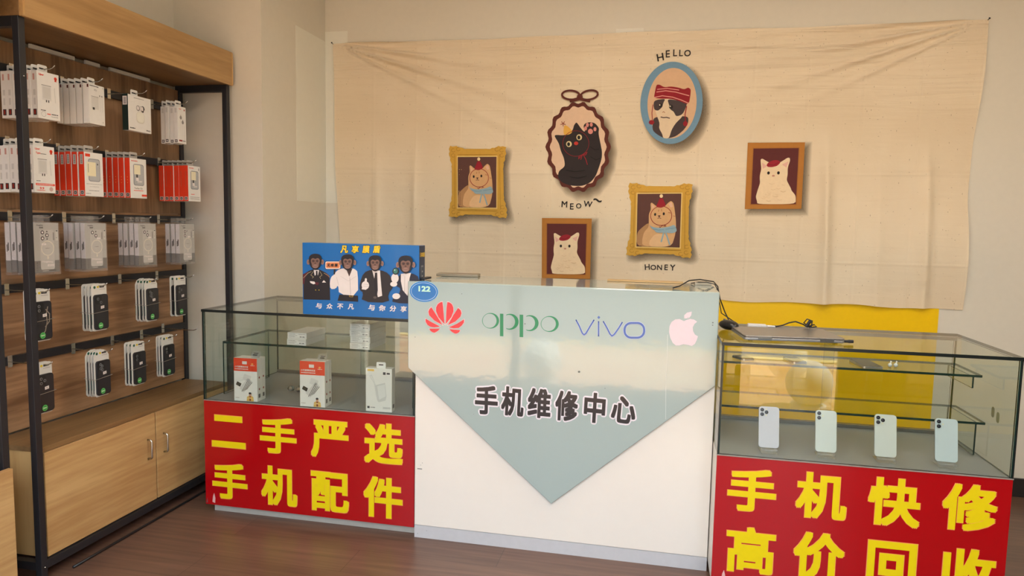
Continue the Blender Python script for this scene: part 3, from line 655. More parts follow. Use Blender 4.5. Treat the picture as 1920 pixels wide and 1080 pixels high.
b = MB(); b.box(.018, 1.2655, .0002, .42, 1.1335, 1.1525, GLO); b.build('countertop', t, bevel=.003)
YF = RCY-.016
p = Pr((V3(-RCX, -.0162, 0), XP, ZP, -YP))
def q3(pts, ox=750, oy=500, sc=.3177):
    o = []
    for x, y in pts: c = un(ox+x*sc, oy+y*sc, 'y', YF); o.append((c.x, c.z))
    return o
q1 = lambda pts: q3(pts, 550, 440, .1852)
# flower of eight red petals
RD = mat((222, 24, 44), .25, coat=.3); RIM = mat((236, 196, 198), .3)
pet = [[(1530, 905), (1470, 835), (1445, 775), (1447, 735), (1462, 703), (1490, 684), (1510, 680), (1518, 740)], [(1544, 905), (1600, 835), (1623, 775), (1620, 735), (1606, 703), (1582, 686), (1560, 681), (1552, 740)],
       [(1512, 915), (1430, 870), (1375, 815), (1368, 778), (1378, 755), (1398, 734), (1440, 800)], [(1565, 915), (1640, 880), (1692, 830), (1703, 795), (1695, 765), (1668, 742), (1620, 815)],
       [(1486, 930), (1400, 885), (1340, 850), (1340, 880), (1358, 912), (1388, 932), (1430, 938)], [(1577, 938), (1660, 900), (1728, 856), (1728, 888), (1706, 920), (1674, 944), (1620, 948)],
       [(1486, 951), (1376, 951), (1388, 972), (1410, 988), (1430, 993), (1458, 978)], [(1578, 956), (1690, 966), (1678, 988), (1655, 1000), (1640, 1002), (1608, 986)]]
for q in pet:
    cx = sum(a for a, b_ in q)/len(q); cy = sum(b_ for a, b_ in q)/len(q)
    p.poly(q1([(cx+(a-cx)*1.1, cy+(b_-cy)*1.09) for a, b_ in q]), RIM, 1)
    p.poly(q1(q), RD, 2)
p.build('flower_logo', gp); p = Pr((V3(-RCX, -.0162, 0), XP, ZP, -YP))
GR = mat((20, 132, 84), .3, coat=.3)
def crescent(cx, cy, R, ry, dx, rx2, ry2, a0=0, a1=360, n=32):
    A = ell(cx, cy, R, ry, n, 0, a0, a1); B = ell(cx+dx, cy, rx2, ry2, n, 0, a0, a1)
    if a1-a0 >= 360: A.append(A[0]); B.append(B[0])
    for i in range(len(A)-1): p.poly(q3([A[i], A[i+1], B[i+1], B[i]]), GR, 1)
crescent(535, 319, 50, 46, -6, 41, 42); crescent(884, 338, 53, 47, -7, 43, 42)
crescent(650, 325, 50, 47, -8, 37, 41, -115, 115); crescent(768, 333, 50, 47, -8, 37, 41, -115, 115)
p.poly(q3([(590, 277), (610, 278), (610, 411), (590, 410)]), GR, 1); p.poly(q3([(706, 283), (727, 284), (727, 416), (706, 415)]), GR, 1)
p.build('green_wordmark', gp); p = Pr((V3(-RCX, -.0162, 0), XP, ZP, -YP))
BLU = mat((72, 102, 178), .3, coat=.3); BLR = mat((206, 214, 232), .35)
vv = [[(1040, 316), (1058, 350), (1076, 392), (1086, 402), (1097, 394), (1122, 352), (1144, 316)], [(1172, 325), (1172, 408)],
      [(1201, 325), (1222, 362), (1240, 398), (1251, 409), (1264, 400), (1290, 364), (1311, 330)]]
for a in vv:
    c = q3(a); p.stroke(c, .0085, BLR, k=1); p.stroke(c, .0062, BLU, k=2)
    for e in (c[0], c[-1]): p.poly(ell(e[0], e[1], .0031, .0031, 10), BLU, 2)
c = q3(rrect(1325, 1441, 332, 419, 40, 6)); p.stroke(c, .0115, BLR, True, 1); p.stroke(c, .0088, BLU, True, 2)
p.poly(q3([(1173, 290), (1182, 299), (1173, 309), (1164, 299)]), BLU, 2)
p.build('blue_wordmark', gp); p = Pr((V3(-RCX, -.0162, 0), XP, ZP, -YP))
PK = mat((226, 208, 216), .3, coat=.3)
p.poly(q3([(1675, 321), (1650, 309), (1625, 311), (1603, 326), (1591, 350), (1588, 385), (1595, 420), (1610, 450), (1628, 465), (1648, 465), (1672, 458), (1700, 462), (1722, 468), (1740, 456), (1752, 432), (1758, 411), (1741, 401), (1730, 381), (1728, 358), (1738, 338), (1754, 325), (1735, 312), (1712, 308), (1694, 313)]), PK, 1)
p.poly(q3([(1678, 306), (1677, 287), (1694, 271), (1722, 265), (1719, 287), (1704, 304)]), PK, 1)
p.build('fruit_logo', gp)
p = Pr((V3(-RCX, -.0162, 0), XP, ZP, -YP)); BK = mat((34, 28, 30), .2, coat=.4)
for ch, x, y, w_, h_, rt_ in (('手', 510, 787, 140, 176, 0), ('机', 665, 795, 138, 178, -.03), ('维', 822, 806, 142, 180, -.02), ('修', 983, 822, 140, 184, -.02), ('中', 1149, 833, 132, 184, -.03), ('心', 1320, 845, 150, 165, -.06)):
    a, b_ = q3([(x-w_/2, y), (x+w_/2, y)]); u, d = q3([(x, y-h_/2), (x, y+h_/2)]); cx, cz = q3([(x, y)])[0]; W_, H_ = b_[0]-a[0], u[1]-d[1]
    p.text(ch, cx, cz, W_+.010, H_+.010, mat((232, 226, 232), .3), .085, 1, rt_); p.text(ch, cx, cz, W_-.004, H_-.004, BK, .032, 3, rt_)
p.build('lettering', gp)
# round number sticker
p = Pr((V3(-RCX, -.0164, 0), XP, ZP, -YP), .0003); SB = mat((0, 112, 190), .25, coat=.3)
p.poly(ell(-.976, 1.109, .0655, .046, 36), mat((150, 196, 224), .3), 1); p.poly(ell(-.976, 1.109, .0635, .044, 36), SB, 2)
p.ring(-.976, 1.109, .057, .038, .0018, mat((180, 214, 236), .3), 36, 3)
p.text('122', -.973, 1.121, .054, .024, mat((190, 240, 220), .3), .04, 4)
scribble(p, -.992, -.958, 1.070, .003, mat((200, 220, 230), .3), 4)
p.build('number_sticker', gp)
p = Pr((V3(-RCX, -.0162, 0), XP, ZP, -YP)); MK = mat((104, 112, 108), .5)
for x, y, r_ in ((1057, 620, 7), (1210, 718, 3), (738, 337, 4), (1700, 300, 2), (365, 160, 3), (1846, 330, 5), (1845, 345, 4), (90, 415, 3), (435, 870, 2)): p.poly(q3(ell(x, y, r_, r_*.9, 8)), MK, 4)
p.stroke(q3([(1580, 400), (1577, 520), (1570, 640), (1568, 900)]), .0016, mat((206, 214, 210), .2), k=1)
p.build('chip_mark', gp)
p = Pr((V3(-RCX, 0, 0), XP, ZP, -YP)); c = un(787, 879, 'y', RCY); p.rect(c.x-.011, c.x+.011, c.z-.002, c.z+.002, mat((120, 118, 112), .6), 1)
for u, v in ((789, 872), (792, 868), (783, 1000), (800, 995)): c = un(u, v, 'y', RCY); p.poly(ell(c.x, c.z, .0016, .0016, 6), mat((110, 108, 104), .6), 1)
p.build('scuff_mark', t)

# ------------------------------------------------------------------ blue box on the left case
BX, BYY, BZ = -1.556, 2.839, .983; BW, BH, BD = .551, .322, .075
t = thing('screen_protector_box', 'blue cardboard box with four suited apes, standing on the left glass case', 'box', (BX, BYY, BZ))
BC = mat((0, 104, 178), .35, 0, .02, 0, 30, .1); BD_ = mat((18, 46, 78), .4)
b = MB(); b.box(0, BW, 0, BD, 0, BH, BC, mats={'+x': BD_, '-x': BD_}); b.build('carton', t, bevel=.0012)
b = MB(); b.box(BW, BW+.022, .02, BD+.025, .174, .182, BLACK); b.build('side_flap', t)
p = Pr((V3(-BX, 0, -BZ), XP, ZP, -YP), .0004)
def q5(pts):
    return [((lambda c: (c.x, c.z))(un(550+x*.1852, 440+y*.1852, 'y', BYY))) for x, y in pts]
YG = mat((246, 204, 40), .4); INKB = mat((26, 22, 30), .45); SKIN = mat((128, 96, 84), .5); WT = mat((228, 220, 216), .5); NAVY = mat((34, 34, 52), .5); MAR = mat((84, 22, 36), .5); EAR = mat((150, 116, 104), .5)
def qt(s_, x0, x1, y0, y1, m_, k, bold=.03, grow=0):
    a = q5([(x0, (y0+y1)/2)])[0]; b_ = q5([(x1, (y0+y1)/2)])[0]; hh = q5([((x0+x1)/2, y0)])[0][1]-q5([((x0+x1)/2, y1)])[0][1]
    p.text(s_, (a[0]+b_[0])/2, (a[1]+b_[1])/2, b_[0]-a[0]+grow, hh+grow, m_, bold, k, shear=.1)
for ch, x in (('凡', 515), ('享', 628), ('膜', 737), ('盾', 845)):
    qt(ch, x-38, x+38, 110, 186, INKB, 1, .075, .004); qt(ch, x-38, x+38, 110, 186, YG, 2, .035)
for i, ch in enumerate('与众不凡'): qt(ch, 228+i*108, 228+i*108+62, 692+i*3, 748+i*3, WT, 2)
for i, ch in enumerate('与你分享'): qt(ch, 760+i*108, 760+i*108+66, 708+i*5, 768+i*5, WT, 2)
P5 = lambda pts, m_, k=None: p.poly(q5(chaikin(pts, .25) if 9 <= len(pts) <= 14 else pts), m_, k)
P5([(100, 400), (160, 365), (200, 352), (265, 352), (330, 385), (368, 415), (374, 662), (104, 655)], INKB)
P5([(96, 402), (160, 368), (120, 440), (112, 500), (96, 500)], MAR); P5([(330, 386), (368, 415), (366, 440), (325, 405)], MAR)
P5([(206, 356), (262, 358), (250, 412), (236, 400), (218, 416)], WT); P5([(230, 366), (246, 366), (248, 420), (238, 430), (228, 415)], INKB)
for q in ([(205, 372), (178, 408), (205, 428), (192, 440)], [(270, 372), (292, 410), (268, 428), (278, 446)], [(100, 440), (150, 390), (185, 372)], [(310, 388), (350, 410), (368, 430)]): p.stroke(q5(q), .0012, mat((214, 196, 150), .5))
P5([(168, 470), (215, 475), (226, 495), (205, 502), (175, 488)], WT); P5([(222, 478), (262, 486), (250, 512), (224, 505)], MAR); P5([(292, 484), (310, 460), (334, 484)], WT)
for x in (228, 262): P5(ell(x, 560, 4, 4, 8), YG)
P5([(440, 365), (495, 340), (535, 345), (600, 340), (630, 352), (655, 378), (658, 620), (465, 606), (456, 505), (432, 548), (376, 552), (371, 480), (385, 425), (415, 405)], WT)
P5([(536, 345), (600, 343), (580, 395), (568, 425)], mat((70, 54, 50), .6)); P5([(468, 604), (656, 618), (658, 678), (450, 668)], INKB)
p.stroke(q5([(574, 430), (582, 610)]), .0012, mat((120, 110, 108), .5)); p.stroke(q5([(440, 430), (460, 510)]), .0009, mat((160, 150, 148), .5)); p.stroke(q5([(480, 420), (560, 470), (640, 420)]), .0007, mat((170, 160, 158), .5)); p.stroke(q5([(570, 612), (606, 615), (604, 630), (570, 628), (570, 612)]), .001, YG)
P5(rrect(322, 484, 266, 352, 18), INKB); P5(rrect(327, 479, 271, 347, 16), WT); P5(rrect(334, 472, 279, 338, 12), mat((240, 148, 96), .5)); P5([(412, 350), (430, 350), (424, 402), (410, 402)], INKB)
for i, ch in enumerate('无痕膜'): qt(ch, 348+i*38, 382+i*38, 292, 324, INKB, 20, .03)
P5([(712, 385), (790, 352), (885, 356), (970, 392), (1005, 470), (1015, 530), (960, 600), (975, 690), (690, 678), (712, 585), (672, 560), (676, 490)], mat((40, 34, 36), .5))
P5([(800, 358), (880, 362), (884, 420), (902, 618), (858, 632), (830, 470)], WT); P5([(830, 384), (852, 384), (858, 560), (850, 625), (830, 610), (820, 470)], INKB)
P5(ell(732, 512, 38, 42, 18), WT); P5([(724, 480), (728, 445), (740, 438), (748, 450), (746, 490)], WT); P5([(700, 530), (745, 545), (740, 558), (695, 552)], WT)
p.stroke(q5([(715, 500), (765, 505)]), .0007, mat((130, 120, 120), .5)); p.stroke(q5([(715, 520), (765, 526)]), .0007, mat((130, 120, 120), .5)); P5(ell(830, 635, 18, 12, 12), mat((90, 80, 76), .4))
P5([(1060, 430), (1100, 392), (1200, 386), (1285, 432), (1290, 700), (1004, 690), (1010, 640), (1075, 600), (1090, 540), (1040, 520)], NAVY)
P5([(1092, 396), (1195, 386), (1180, 440), (1160, 620), (1110, 560), (1092, 470)], WT); p.stroke(q5([(1132, 420), (1130, 580)]), .001, mat((120, 110, 110), .5))
P5(ell(1032, 440, 38, 48, 16), WT); P5(ell(1020, 500, 36, 26, 14), WT); P5(ell(1040, 370, 34, 36, 20), mat((28, 40, 44), .3)); P5(ell(1038, 368, 22, 25, 18), mat((70, 130, 120), .2)); P5(ell(1030, 358, 7, 8, 10), mat((170, 210, 200), .2)); P5(ell(1046, 622, 40, 30, 16), WT)
for x, y, sc in ((228, 275, 1), (556, 280, 1), (835, 290, 1), (1145, 303, 1.12)):
    E5 = lambda cx, cy, rx, ry, m_: P5(ell(x+cx*sc, y+cy*sc, rx*sc, ry*sc, 22), m_)
    E5(-72, 2, 15, 26, EAR); E5(72, 2, 15, 26, EAR); E5(-70, 3, 8, 16, SKIN); E5(70, 3, 8, 16, SKIN)
    P5([(x+a*sc, y+b_*sc) for a, b_ in [(-64, 0), (-66, -45), (-50, -70), (-20, -82), (20, -82), (50, -70), (66, -42), (62, 5), (50, 45), (22, 76), (0, 82), (-22, 74), (-52, 44)]], INKB)
    P5([(x+a*sc, y+b_*sc) for a, b_ in [(-46, -4), (-42, -30), (-22, -40), (0, -28), (22, -40), (42, -30), (46, -4), (36, 20), (34, 48), (16, 64), (-16, 64), (-34, 48), (-36, 20)]], SKIN)
    E5(0, 44, 26, 19, EAR); E5(-20, -10, 15, 12, mat((96, 70, 62), .5)); E5(20, -10, 15, 12, mat((96, 70, 62), .5))
    E5(-19, -8, 5, 4, INKB); E5(19, -8, 5, 4, INKB); E5(0, 14, 10, 8, mat((96, 70, 62), .5))
    p.stroke(q5([(x-24*sc, y+40*sc), (x, y+46*sc), (x+24*sc, y+40*sc)]), .0009, INKB); p.ring(*q5([(x-20*sc, y-8*sc)])[0], .0052*sc, .0048*sc, .0008, INKB); p.ring(*q5([(x+20*sc, y-8*sc)])[0], .0052*sc, .0048*sc, .0008, INKB)
p.build('ape_print', t)
p = Pr((V3(BW, 0, 0), YP, ZP, XP), .0005)
for i, ch in enumerate('凡享膜盾'): p.text(ch, .014+i*.0155, .282, .012, .02, YG, .03, 2)
p.rect(.022, .054, .13, .235, mat((130, 134, 138), .5), 1); p.rect(.026, .05, .136, .228, mat((60, 76, 92), .5), 2)
for i in range(4): p.rect(.030, .046, .145+i*.02, .152+i*.02, mat((150, 154, 156), .5), 3)
p.rect(.018, .058, .09, .125, mat((34, 60, 92), .5), 1); p.build('side_print', t)

# ------------------------------------------------------------------ boxes in the left case
def powerbox(label, x, y, z, W_, H_, D_, kind, tab_dx=0, group=None):
    t = thing('power_bank_box', label, 'box', (x, y, z), .04, group)
    b = MB(); b.box(0, W_, 0, D_, 0, H_, CARD); 
    if kind == 'red' : b.box(0, W_, D_+.001, 2*D_, 0, H_-.002, CARD)
    b.build('carton', t, bevel=.0008)
    tb = MB(); TM = mat((206, 206, 200), .4) if kind == 'red' else CARD
    hole = MB()
    n_ = [(D_*.5, 0), (D_*1.5, -.014)] if kind == 'red' else [(D_*.3, 0)]
    for yy, ox in n_:
        cx = W_*(.84 if kind == 'red' else .55)+ox
        pts = rrect(cx-.022, cx+.022, H_-.002, H_+.027, .006); tb.prism(pts, (V3(0, yy, 0), XP, ZP, -YP), 0, .0008, CLEAR if kind == 'red' else TM)
        tb.prism(rrect(cx-.011, cx+.011, H_+.012, H_+.017, .002), (V3(0, yy, 0), XP, ZP, -YP), .0009, .0011, BLACK)
    tb.build('hang_tab', t)
    p = Pr((V3(0, 0, 0), XP, ZP, -YP), .0004)
    if kind == 'red':
        p.rect(0, W_, H_*.70, H_, mat((226, 70, 40), .45), 1); p.rect(W_*.37, W_*.57, H_*.86, H_*.93, WT, 2)
        p.text('小巧便携快充宝', W_*.33, H_*.80, W_*.58, H_*.045, WT, .02, 2); scribble(p, W_*.05, W_*.62, H_*.745, H_*.022, WT, 3)
        p.poly(ell(W_*.8, H_*.87, .006, .005, 8), YRIM, 2); scribble(p, W_*.72, W_*.9, H_*.835, H_*.012, WT, 5)
        p.stroke([(W_*.42, H_*.58), (W_*.72, H_*.52)], .028, mat((214, 212, 208), .4), k=2)
        for i in range(4): p.stroke([(W_*(.34+.07*i), H_*(.22+.02*i)), (W_*(.60+.06*i), H_*(.48-.01*i))], .0022, INKB, k=3)
        p.stroke([(W_*.32, H_*.25), (W_*.72, H_*.50)], .030, mat((208, 206, 202), .4), k=2)
        p.stroke([(W_*.12, H_*.42), (W_*.30, H_*.37)], .017, INKB, k=4)
        p.stroke([(W_*.15, H_*.415), (W_*.27, H_*.38)], .010, mat((52, 60, 54), .3), k=5)
        # the small person with folded arms printed at the foot
        c = W_*.70; p.poly([(c-.018, .002), (c+.018, .002), (c+.016, .022), (c+.006, .028), (c-.006, .028), (c-.016, .022)], mat((218, 176, 90), .5), 5)
        p.poly([(c-.004, .004), (c+.004, .004), (c+.004, .028), (c-.004, .028)], mat((120, 30, 26), .5), 6); p.stroke([(c-.015, .014), (c, .018), (c+.015, .013)], .006, mat((226, 190, 120), .5), k=7)
        p.poly(ell(c, .034, .0065, .008, 12), mat((206, 160, 130), .5), 7); p.poly(ell(c, .040, .007, .005, 12), INKB, 8)
        scribble(p, W_*.06, W_*.22, .016, .005, mat((190, 180, 170), .5), 9)
    else:
        p.rect(W_*.06, W_*.32, H_*.93, H_*.975, mat((232, 190, 90), .5), 1); p.rect(W_*.66, W_*.76, H_*.86, H_*.92, mat((60, 60, 62), .5), 1); p.rect(W_*.8, W_*.92, H_*.87, H_*.91, mat((60, 60, 62), .5), 1)
        p.poly([(W_*a, H_*b_) for a, b_ in [(.36, .60), (.42, .62), (.74, .68), (.80, .36), (.76, .27), (.50, .22), (.44, .26)]], mat((206, 206, 202), .4), 2)
        p.poly([(W_*a, H_*b_) for a, b_ in [(.44, .59), (.73, .64), (.77, .37), (.52, .28)]], mat((222, 222, 218), .4), 3)
        p.stroke([(W_*a, H_*b_) for a, b_ in [(.40, .60), (.24, .74), (.16, .82), (.22, .84), (.32, .72), (.42, .34)]], .0035, mat((212, 212, 208), .5), k=4)
        p.rect(W_*.06, W_*.15, H_*.07, H_*.12, mat((60, 60, 62), .5), 1); scribble(p, W_*.18, W_*.36, H_*.095, H_*.02, mat((100, 100, 100), .5), 3)
        p.text('20000', W_*.80, H_*.095, W_*.30, H_*.045, mat((160, 158, 156), .5), .01, 1)
    p.build('front_print', t)
    p = Pr((V3(W_, 0, 0), YP, ZP, XP), .0004)
    for q in range(2 if kind == 'red' else 1):
        o = q*D_
        if kind == 'red':
            for zz in (.55, .28): p.poly(ell(o+D_*.5, H_*zz, .0055, .0055, 10), mat((150, 60, 50), .5), 1)
        p.rect(o+D_*.28, o+D_*.72, H_*.08, H_*.17, mat((110, 108, 106), .5), 1)
    p.build('side_print', t); return t
powerbox('red and white power bank box in the left glass case, furthest left', -1.925, 2.862, .552, .118, .205, .037, 'red', group='red and white power bank boxes')
powerbox('red and white power bank box in the left glass case, middle of the three boxes', -1.583, 2.856, .552, .122, .212, .036, 'red', group='red and white power bank boxes')
powerbox('all-white power bank box in the left glass case, furthest right', -1.262, 2.862, .552, .123, .198, .042, 'white')

def partbox(label, x, y, z, k):
    t = thing('white_parts_box', label, 'box', (x, y, z), .0, 'white parts boxes on the glass shelf')
    MB().box(0, .098, 0, .19, 0, .0290, CARD).build('carton', t, bevel=.0006)
    p = Pr((V3(0, 0, 0), XP, ZP, -YP), .0004); g_ = mat((120, 118, 116), .5)
    p.stroke([(.006, .005), (.094, .005), (.094, .025), (.006, .025), (.006, .005)], .0006, g_, k=1)
    scribble(p, .009, .042, .021, .0025, g_, k); scribble(p, .009, .05, .015, .002, g_, k+1); scribble(p, .009, .04, .0095, .002, g_, k+2); scribble(p, .058, .09, .021, .002, g_, k+3)
    p.text('8/128', .076, .010, .024, .005, mat((60, 60, 60), .5), .03, 2); p.build('label', t); return t
zs_ = .8165
for i, lb in enumerate(['lower white parts box of the pair of two on the left case shelf', 'upper white parts box of the pair of two on the left case shelf']): partbox(lb, -1.70+i*.001, 2.95+i*.003, zs_+i*.0300, i*9)
for i, lb in enumerate(['bottom', 'second from bottom', 'third from bottom', 'topmost']): partbox('white parts box, %s of the stack of four on the left case shelf' % lb, -1.375+[0, .002, -.001, .001][i], 2.94, zs_+i*.0300, 40+i*9)
# three small clear crystals behind the first box
for i, (x, y, s_) in enumerate([(-1.765, 3.10, .019), (-1.735, 3.15, .018), (-1.715, 3.09, .02)]):
    b = MB(); b.ball((0, 0, s_*.75), (s_, s_, s_*.75), mat((150, 156, 156), .08, .7), 7, 4); o = b.build('crystal_ornament'); o.location = (x, y, .552)
    tag(o, ['left', 'rear', 'right'][i]+' one of three small clear crystal ornaments behind the power bank boxes', 'ornament', 'crystal ornaments')

# ------------------------------------------------------------------ phones
def phone_back(label, x, y, z, lens, body, lean=.22, rz=0, group=None):
    t = thing('display_phone', label, 'phone', (x, y, z), rz, group); W_, H_, T_ = .0755, .156, .008
    X = Matrix.Translation((0, 0, .018)) @ Matrix.Rotation(-lean, 4, 'X'); ex, ez, ny = X.to_3x3() @ XP, X.to_3x3() @ ZP, -(X.to_3x3() @ YP); O = X.translation
    bd = mat(body, .28, 0, .01, 0, 20, .3); fr = (O, ex, ez, ny)
    MB().prism(rrect(-W_/2, W_/2, 0, H_, .012, 6), fr, -T_, 0, bd, mat((190, 192, 192), .3, .6)).build('body', t, bevel=.0012)
    b = MB(); lm = mat((40, 40, 46), .15)
    if lens == 3:
        b.prism(rrect(-W_/2+.004, -W_/2+.039, H_-.040, H_-.004, .009), fr, 0, .0012, bd); pos = [(-.026, H_-.013), (-.026, H_-.030), (-.010, H_-.0215)]; sm_ = [(-.011, H_-.010), (-.011, H_-.033)]
    else:
        b.prism(rrect(-W_/2+.003, -W_/2+.022, H_-.038, H_-.004, .009), fr, 0, .0012, bd); pos = [(-.0255, H_-.012), (-.0255, H_-.029)]; sm_ = [(-.012, H_-.021)]
    b.build('camera_bump', t)
    for px, pz in pos:
        b = MB(); b.prism(ell(px, pz, .0073, .0073, 20), fr, .0012, .0026, STEEL); b.prism(ell(px, pz, .0064, .0064, 20), fr, .0026, .0029, lm); b.prism(ell(px-.001, pz+.001, .0025, .0025, 12), fr, .0029, .0030, mat((90, 92, 110), .1)); b.build('camera_lens', t)
    b = MB()
    for px, pz in sm_: b.prism(ell(px, pz, .0028, .0028, 10), fr, .0012, .0018, mat((230, 220, 180), .3))
    b.build('flash', t)
    # clear acrylic stand
    s_ = thing('phone_stand', 'clear acrylic stand holding the phone '+label.replace(' and a bluish tint', '').split(', ')[-1], 'stand', (x, y, z), rz, 'clear phone stands')
    b = MB(); b.prism([(-.03, .0), (.03, .0), (.03, .003), (-.03, .003)], (V3(0, -.026, .0), XP, YP*26, ZP), 0, .002, CLEAR)
    b.prism(rrect(-.03, .03, -.004, .145, .003), fr, -T_-.004, -T_-.001, CLEAR); b.box(-.03, .03, -.024, .004, .012, .015, CLEAR); b.box(-.026, -.02, -.024, -.021, .015, .022, CLEAR); b.box(.02, .026, -.024, -.021, .015, .022, CLEAR)
    b.box(-.03, .03, -.0025, .0005, .001, .013, CLEAR); b.build('holder', s_)
    return t
G4 = 'white phones on stands in the right glass case'
phone_back('white phone with a pinkish back and three lenses, furthest left in the right glass case', .447, 2.735, .552, 3, (208, 206, 216), .2, .04, G4)
phone_back('white phone, two lenses, second from left in the right glass case', .652, 2.737, .552, 2, (208, 214, 210), .2, 0, G4)
phone_back('white phone, three lenses, second from right in the right glass case', .859, 2.737, .552, 3, (208, 212, 206), .2, -.02, G4)
phone_back('white phone, two lenses and a bluish tint, furthest right in the right glass case', 1.064, 2.737, .552, 2, (198, 210, 214), .2, -.03, G4)
for (u0, v0, rz, lb, sc) in ((1395, 673, .5, 'small dark phone lying on the upper right-case shelf, furthest left', .55), (1490, 675, .2, 'dark phone lying on the upper right-case shelf, middle', .75), (1623, 682, .1, 'dark phone lying on the upper right-case shelf, furthest right', 1)):
    c = un(u0, v0, 'z', .880); t = thing('used_phone', lb, 'phone', (c.x, max(c.y, 2.93), .8745), rz, 'phones lying on the glass shelf'); W_, L_ = .075*max(sc, .7), .15*sc
    b = MB(); b.prism(rrect(-W_/2, W_/2, -L_/2, L_/2, .008), (V3(0, 0, 0), XP, YP, ZP), 0, .009, mat((190, 188, 184), .3, .8)); b.build('body', t, bevel=.001)
    b = MB(); b.prism(rrect(-W_/2+.002, W_/2-.002, -L_/2+.002, L_/2-.002, .007), (V3(0, 0, 0), XP, YP, ZP), .009, .0096, mat((14, 14, 16), .08)); b.build('screen', t)
c = un(1660, 681, 'z', .879); t = thing('earbud', 'pair of small white earbuds on the upper shelf beside a dark phone', 'earbuds', (c.x, 2.93, .8745))
b = MB(); b.ball((0, 0, .008), .008, WHITE, 12, 8); b.tube([(0, 0, .01), (.004, .002, .024)], .0028, WHITE); b.build('bud', t, smooth=True)
b = MB(); b.ball((.022, .004, .008), .008, WHITE, 12, 8); b.tube([(.022, .004, .01), (.026, .006, .024)], .0028, WHITE); b.build('bud', t, smooth=True)

# ------------------------------------------------------------------ things on the right case
t = thing('laptop', 'closed silver laptop lying on top of the right glass case', 'laptop', (.335, 2.712, .9825), .10)
SIL = mat((176, 174, 172), .32, .75); W_, D_ = .365, .25
b = MB(); b.prism(rrect(0, W_, 0, D_, .012), (V3(0, 0, .0), XP, YP, ZP), .004, .014, SIL); b.build('base', t, bevel=.002)
b = MB(); b.prism(rrect(0, W_, -.001, D_, .012), (V3(0, 0, 0), XP, YP, ZP), .0155, .0215, mat((150, 146, 142), .3, .7)); b.build('lid', t, bevel=.0015)
for x in (.05, W_-.09): MB().box(x, x+.05, -.0015, .004, .004, .020, STEEL).build('hinge', t)
for x in (.02, W_-.035):
    for y in (.02, D_-.03): MB().box(x, x+.015, y, y+.01, 0, .0042, BLACK).build('rubber_foot', t)
b = MB(); b.tube([(0, 0, 0), (.016, .0016, 0), (.018, .0018, 0), (.034, .0034, 0)], [.0055, .0055, .0065, .0060], BLACK, 12); o = b.build('usb_plug', smooth=False); o.location = (.625, 2.715, .9885)
tag(o, 'short black plug stuck into the right side of the laptop', 'plug'); o.location = (.6965, 2.764, .9925)
t = thing('computer_mouse', 'black computer mouse at the left end of the right glass case', 'mouse', (.305, 2.99, .9825), .5)
b = MB(); b.ball((0, 0, .021), (.032, .055, .021), mat((26, 26, 28), .3), 28, 16); b.build('shell', t, smooth=True)
b = MB(); b.tube([(-.004, .03, .038), (.004, .03, .038)], .006, STEEL, 12); b.build('scroll_wheel', t)
c = un(1423, 611, 'z', 1.0)
t = thing('charger_adapter', 'white charger brick lying behind the laptop', 'charger', (c.x, 3.04, .9825), -.05)
MB().box(-.045, .03, -.02, .02, 0, .024, mat((206, 204, 200), .4)).build('housing', t, bevel=.004)
MB().box(.03, .052, -.012, .012, .004, .020, mat((214, 212, 210), .3)).build('plug_face', t, bevel=.002)
MB().box(.052, .066, -.008, -.006, .009, .015, CHROME).build('plug_pin', t); MB().box(.052, .066, .006, .008, .009, .015, CHROME).build('plug_pin', t)
def path3(px, ax, val): return [un(u, v, ax, val) for u, v in px]
o = MB().tube([(.49, 2.985, 1.006), (.52, 3.0, 1.012), (.545, 3.01, 1.022), (.57, 3.01, 1.028), (.60, 3.01, 1.018), (.615, 3.01, 1.008), (.63, 3.0, 1.012), (.632, 3.0, 1.035), (.612, 3.0, 1.042), (.600, 3.0, 1.026), (.617, 3.0, 1.012), (.64, 3.0, 1.02), (.65, 3.0, 1.012), (.62, 2.99, 1.008)], .0028, mat((22, 20, 20), .4)).build('coiled_cable', smooth=True)
tag(o, 'short black cable bunched in a knot behind the laptop', 'cable')
b = MB(); b.tube([(.625, 3.0, 1.035), (.61, 3.0, 1.01)], .007, BLACK, 10); b.tube([(.455, 2.97, 1.0085), (.485, 2.984, 1.0065)], .0035, WHITE, 8)
pl = b.build('cable_plug', o)
ZC = 1.1525
pts = [un(1262, 540, 'z', ZC+.004), un(1275, 536, 'z', ZC+.01), un(1292, 526, 'z', ZC+.028), un(1312, 524, 'z', ZC+.03), un(1338, 528, 'z', ZC+.012), V3(.262, 3.10, ZC+.002), V3(.275, 3.11, 1.10), V3(.30, 3.12, 1.04), V3(.315, 3.11, 1.01), V3(.315, 3.06, .988), V3(.312, 3.03, .99)]
o = MB().tube(pts, .0028, mat((26, 22, 22), .4)).build('mouse_cable', smooth=True); tag(o, 'thin black cable crossing the counter corner down to the mouse', 'cable')
pts = [un(1296, 531, 'z', ZC+.004), un(1310, 529, 'z', ZC+.014), un(1325, 529, 'z', ZC+.02), un(1340, 533, 'z', ZC+.006), V3(.262, 3.13, ZC-.01), V3(.29, 3.18, 1.03), V3(.36, 3.16, .986)]
o = MB().tube(pts, .0022, mat((30, 26, 26), .4)).build('thin_cable', smooth=True); tag(o, 'second thin black cable looped over the counter corner', 'cable')
c = un(1325, 533, 'z', ZC)
o = MB().box(-.035, .035, -.03, .03, 0, .012, mat((176, 166, 148), .5)).build('cardboard_box', bevel=.001); o.location = (c.x-.02, 3.18, ZC+.0005); tag(o, 'small flat grey box on the counter under the black cables', 'box')
o = MB().box(-.24, .10, -.02, .02, 0, .008, mat((196, 160, 110), .6)).build('wooden_strip', bevel=.001); o.location = (.02, 3.215, ZC+.0005); tag(o, 'thin pale wooden strip along the rear edge of the counter', 'strip')
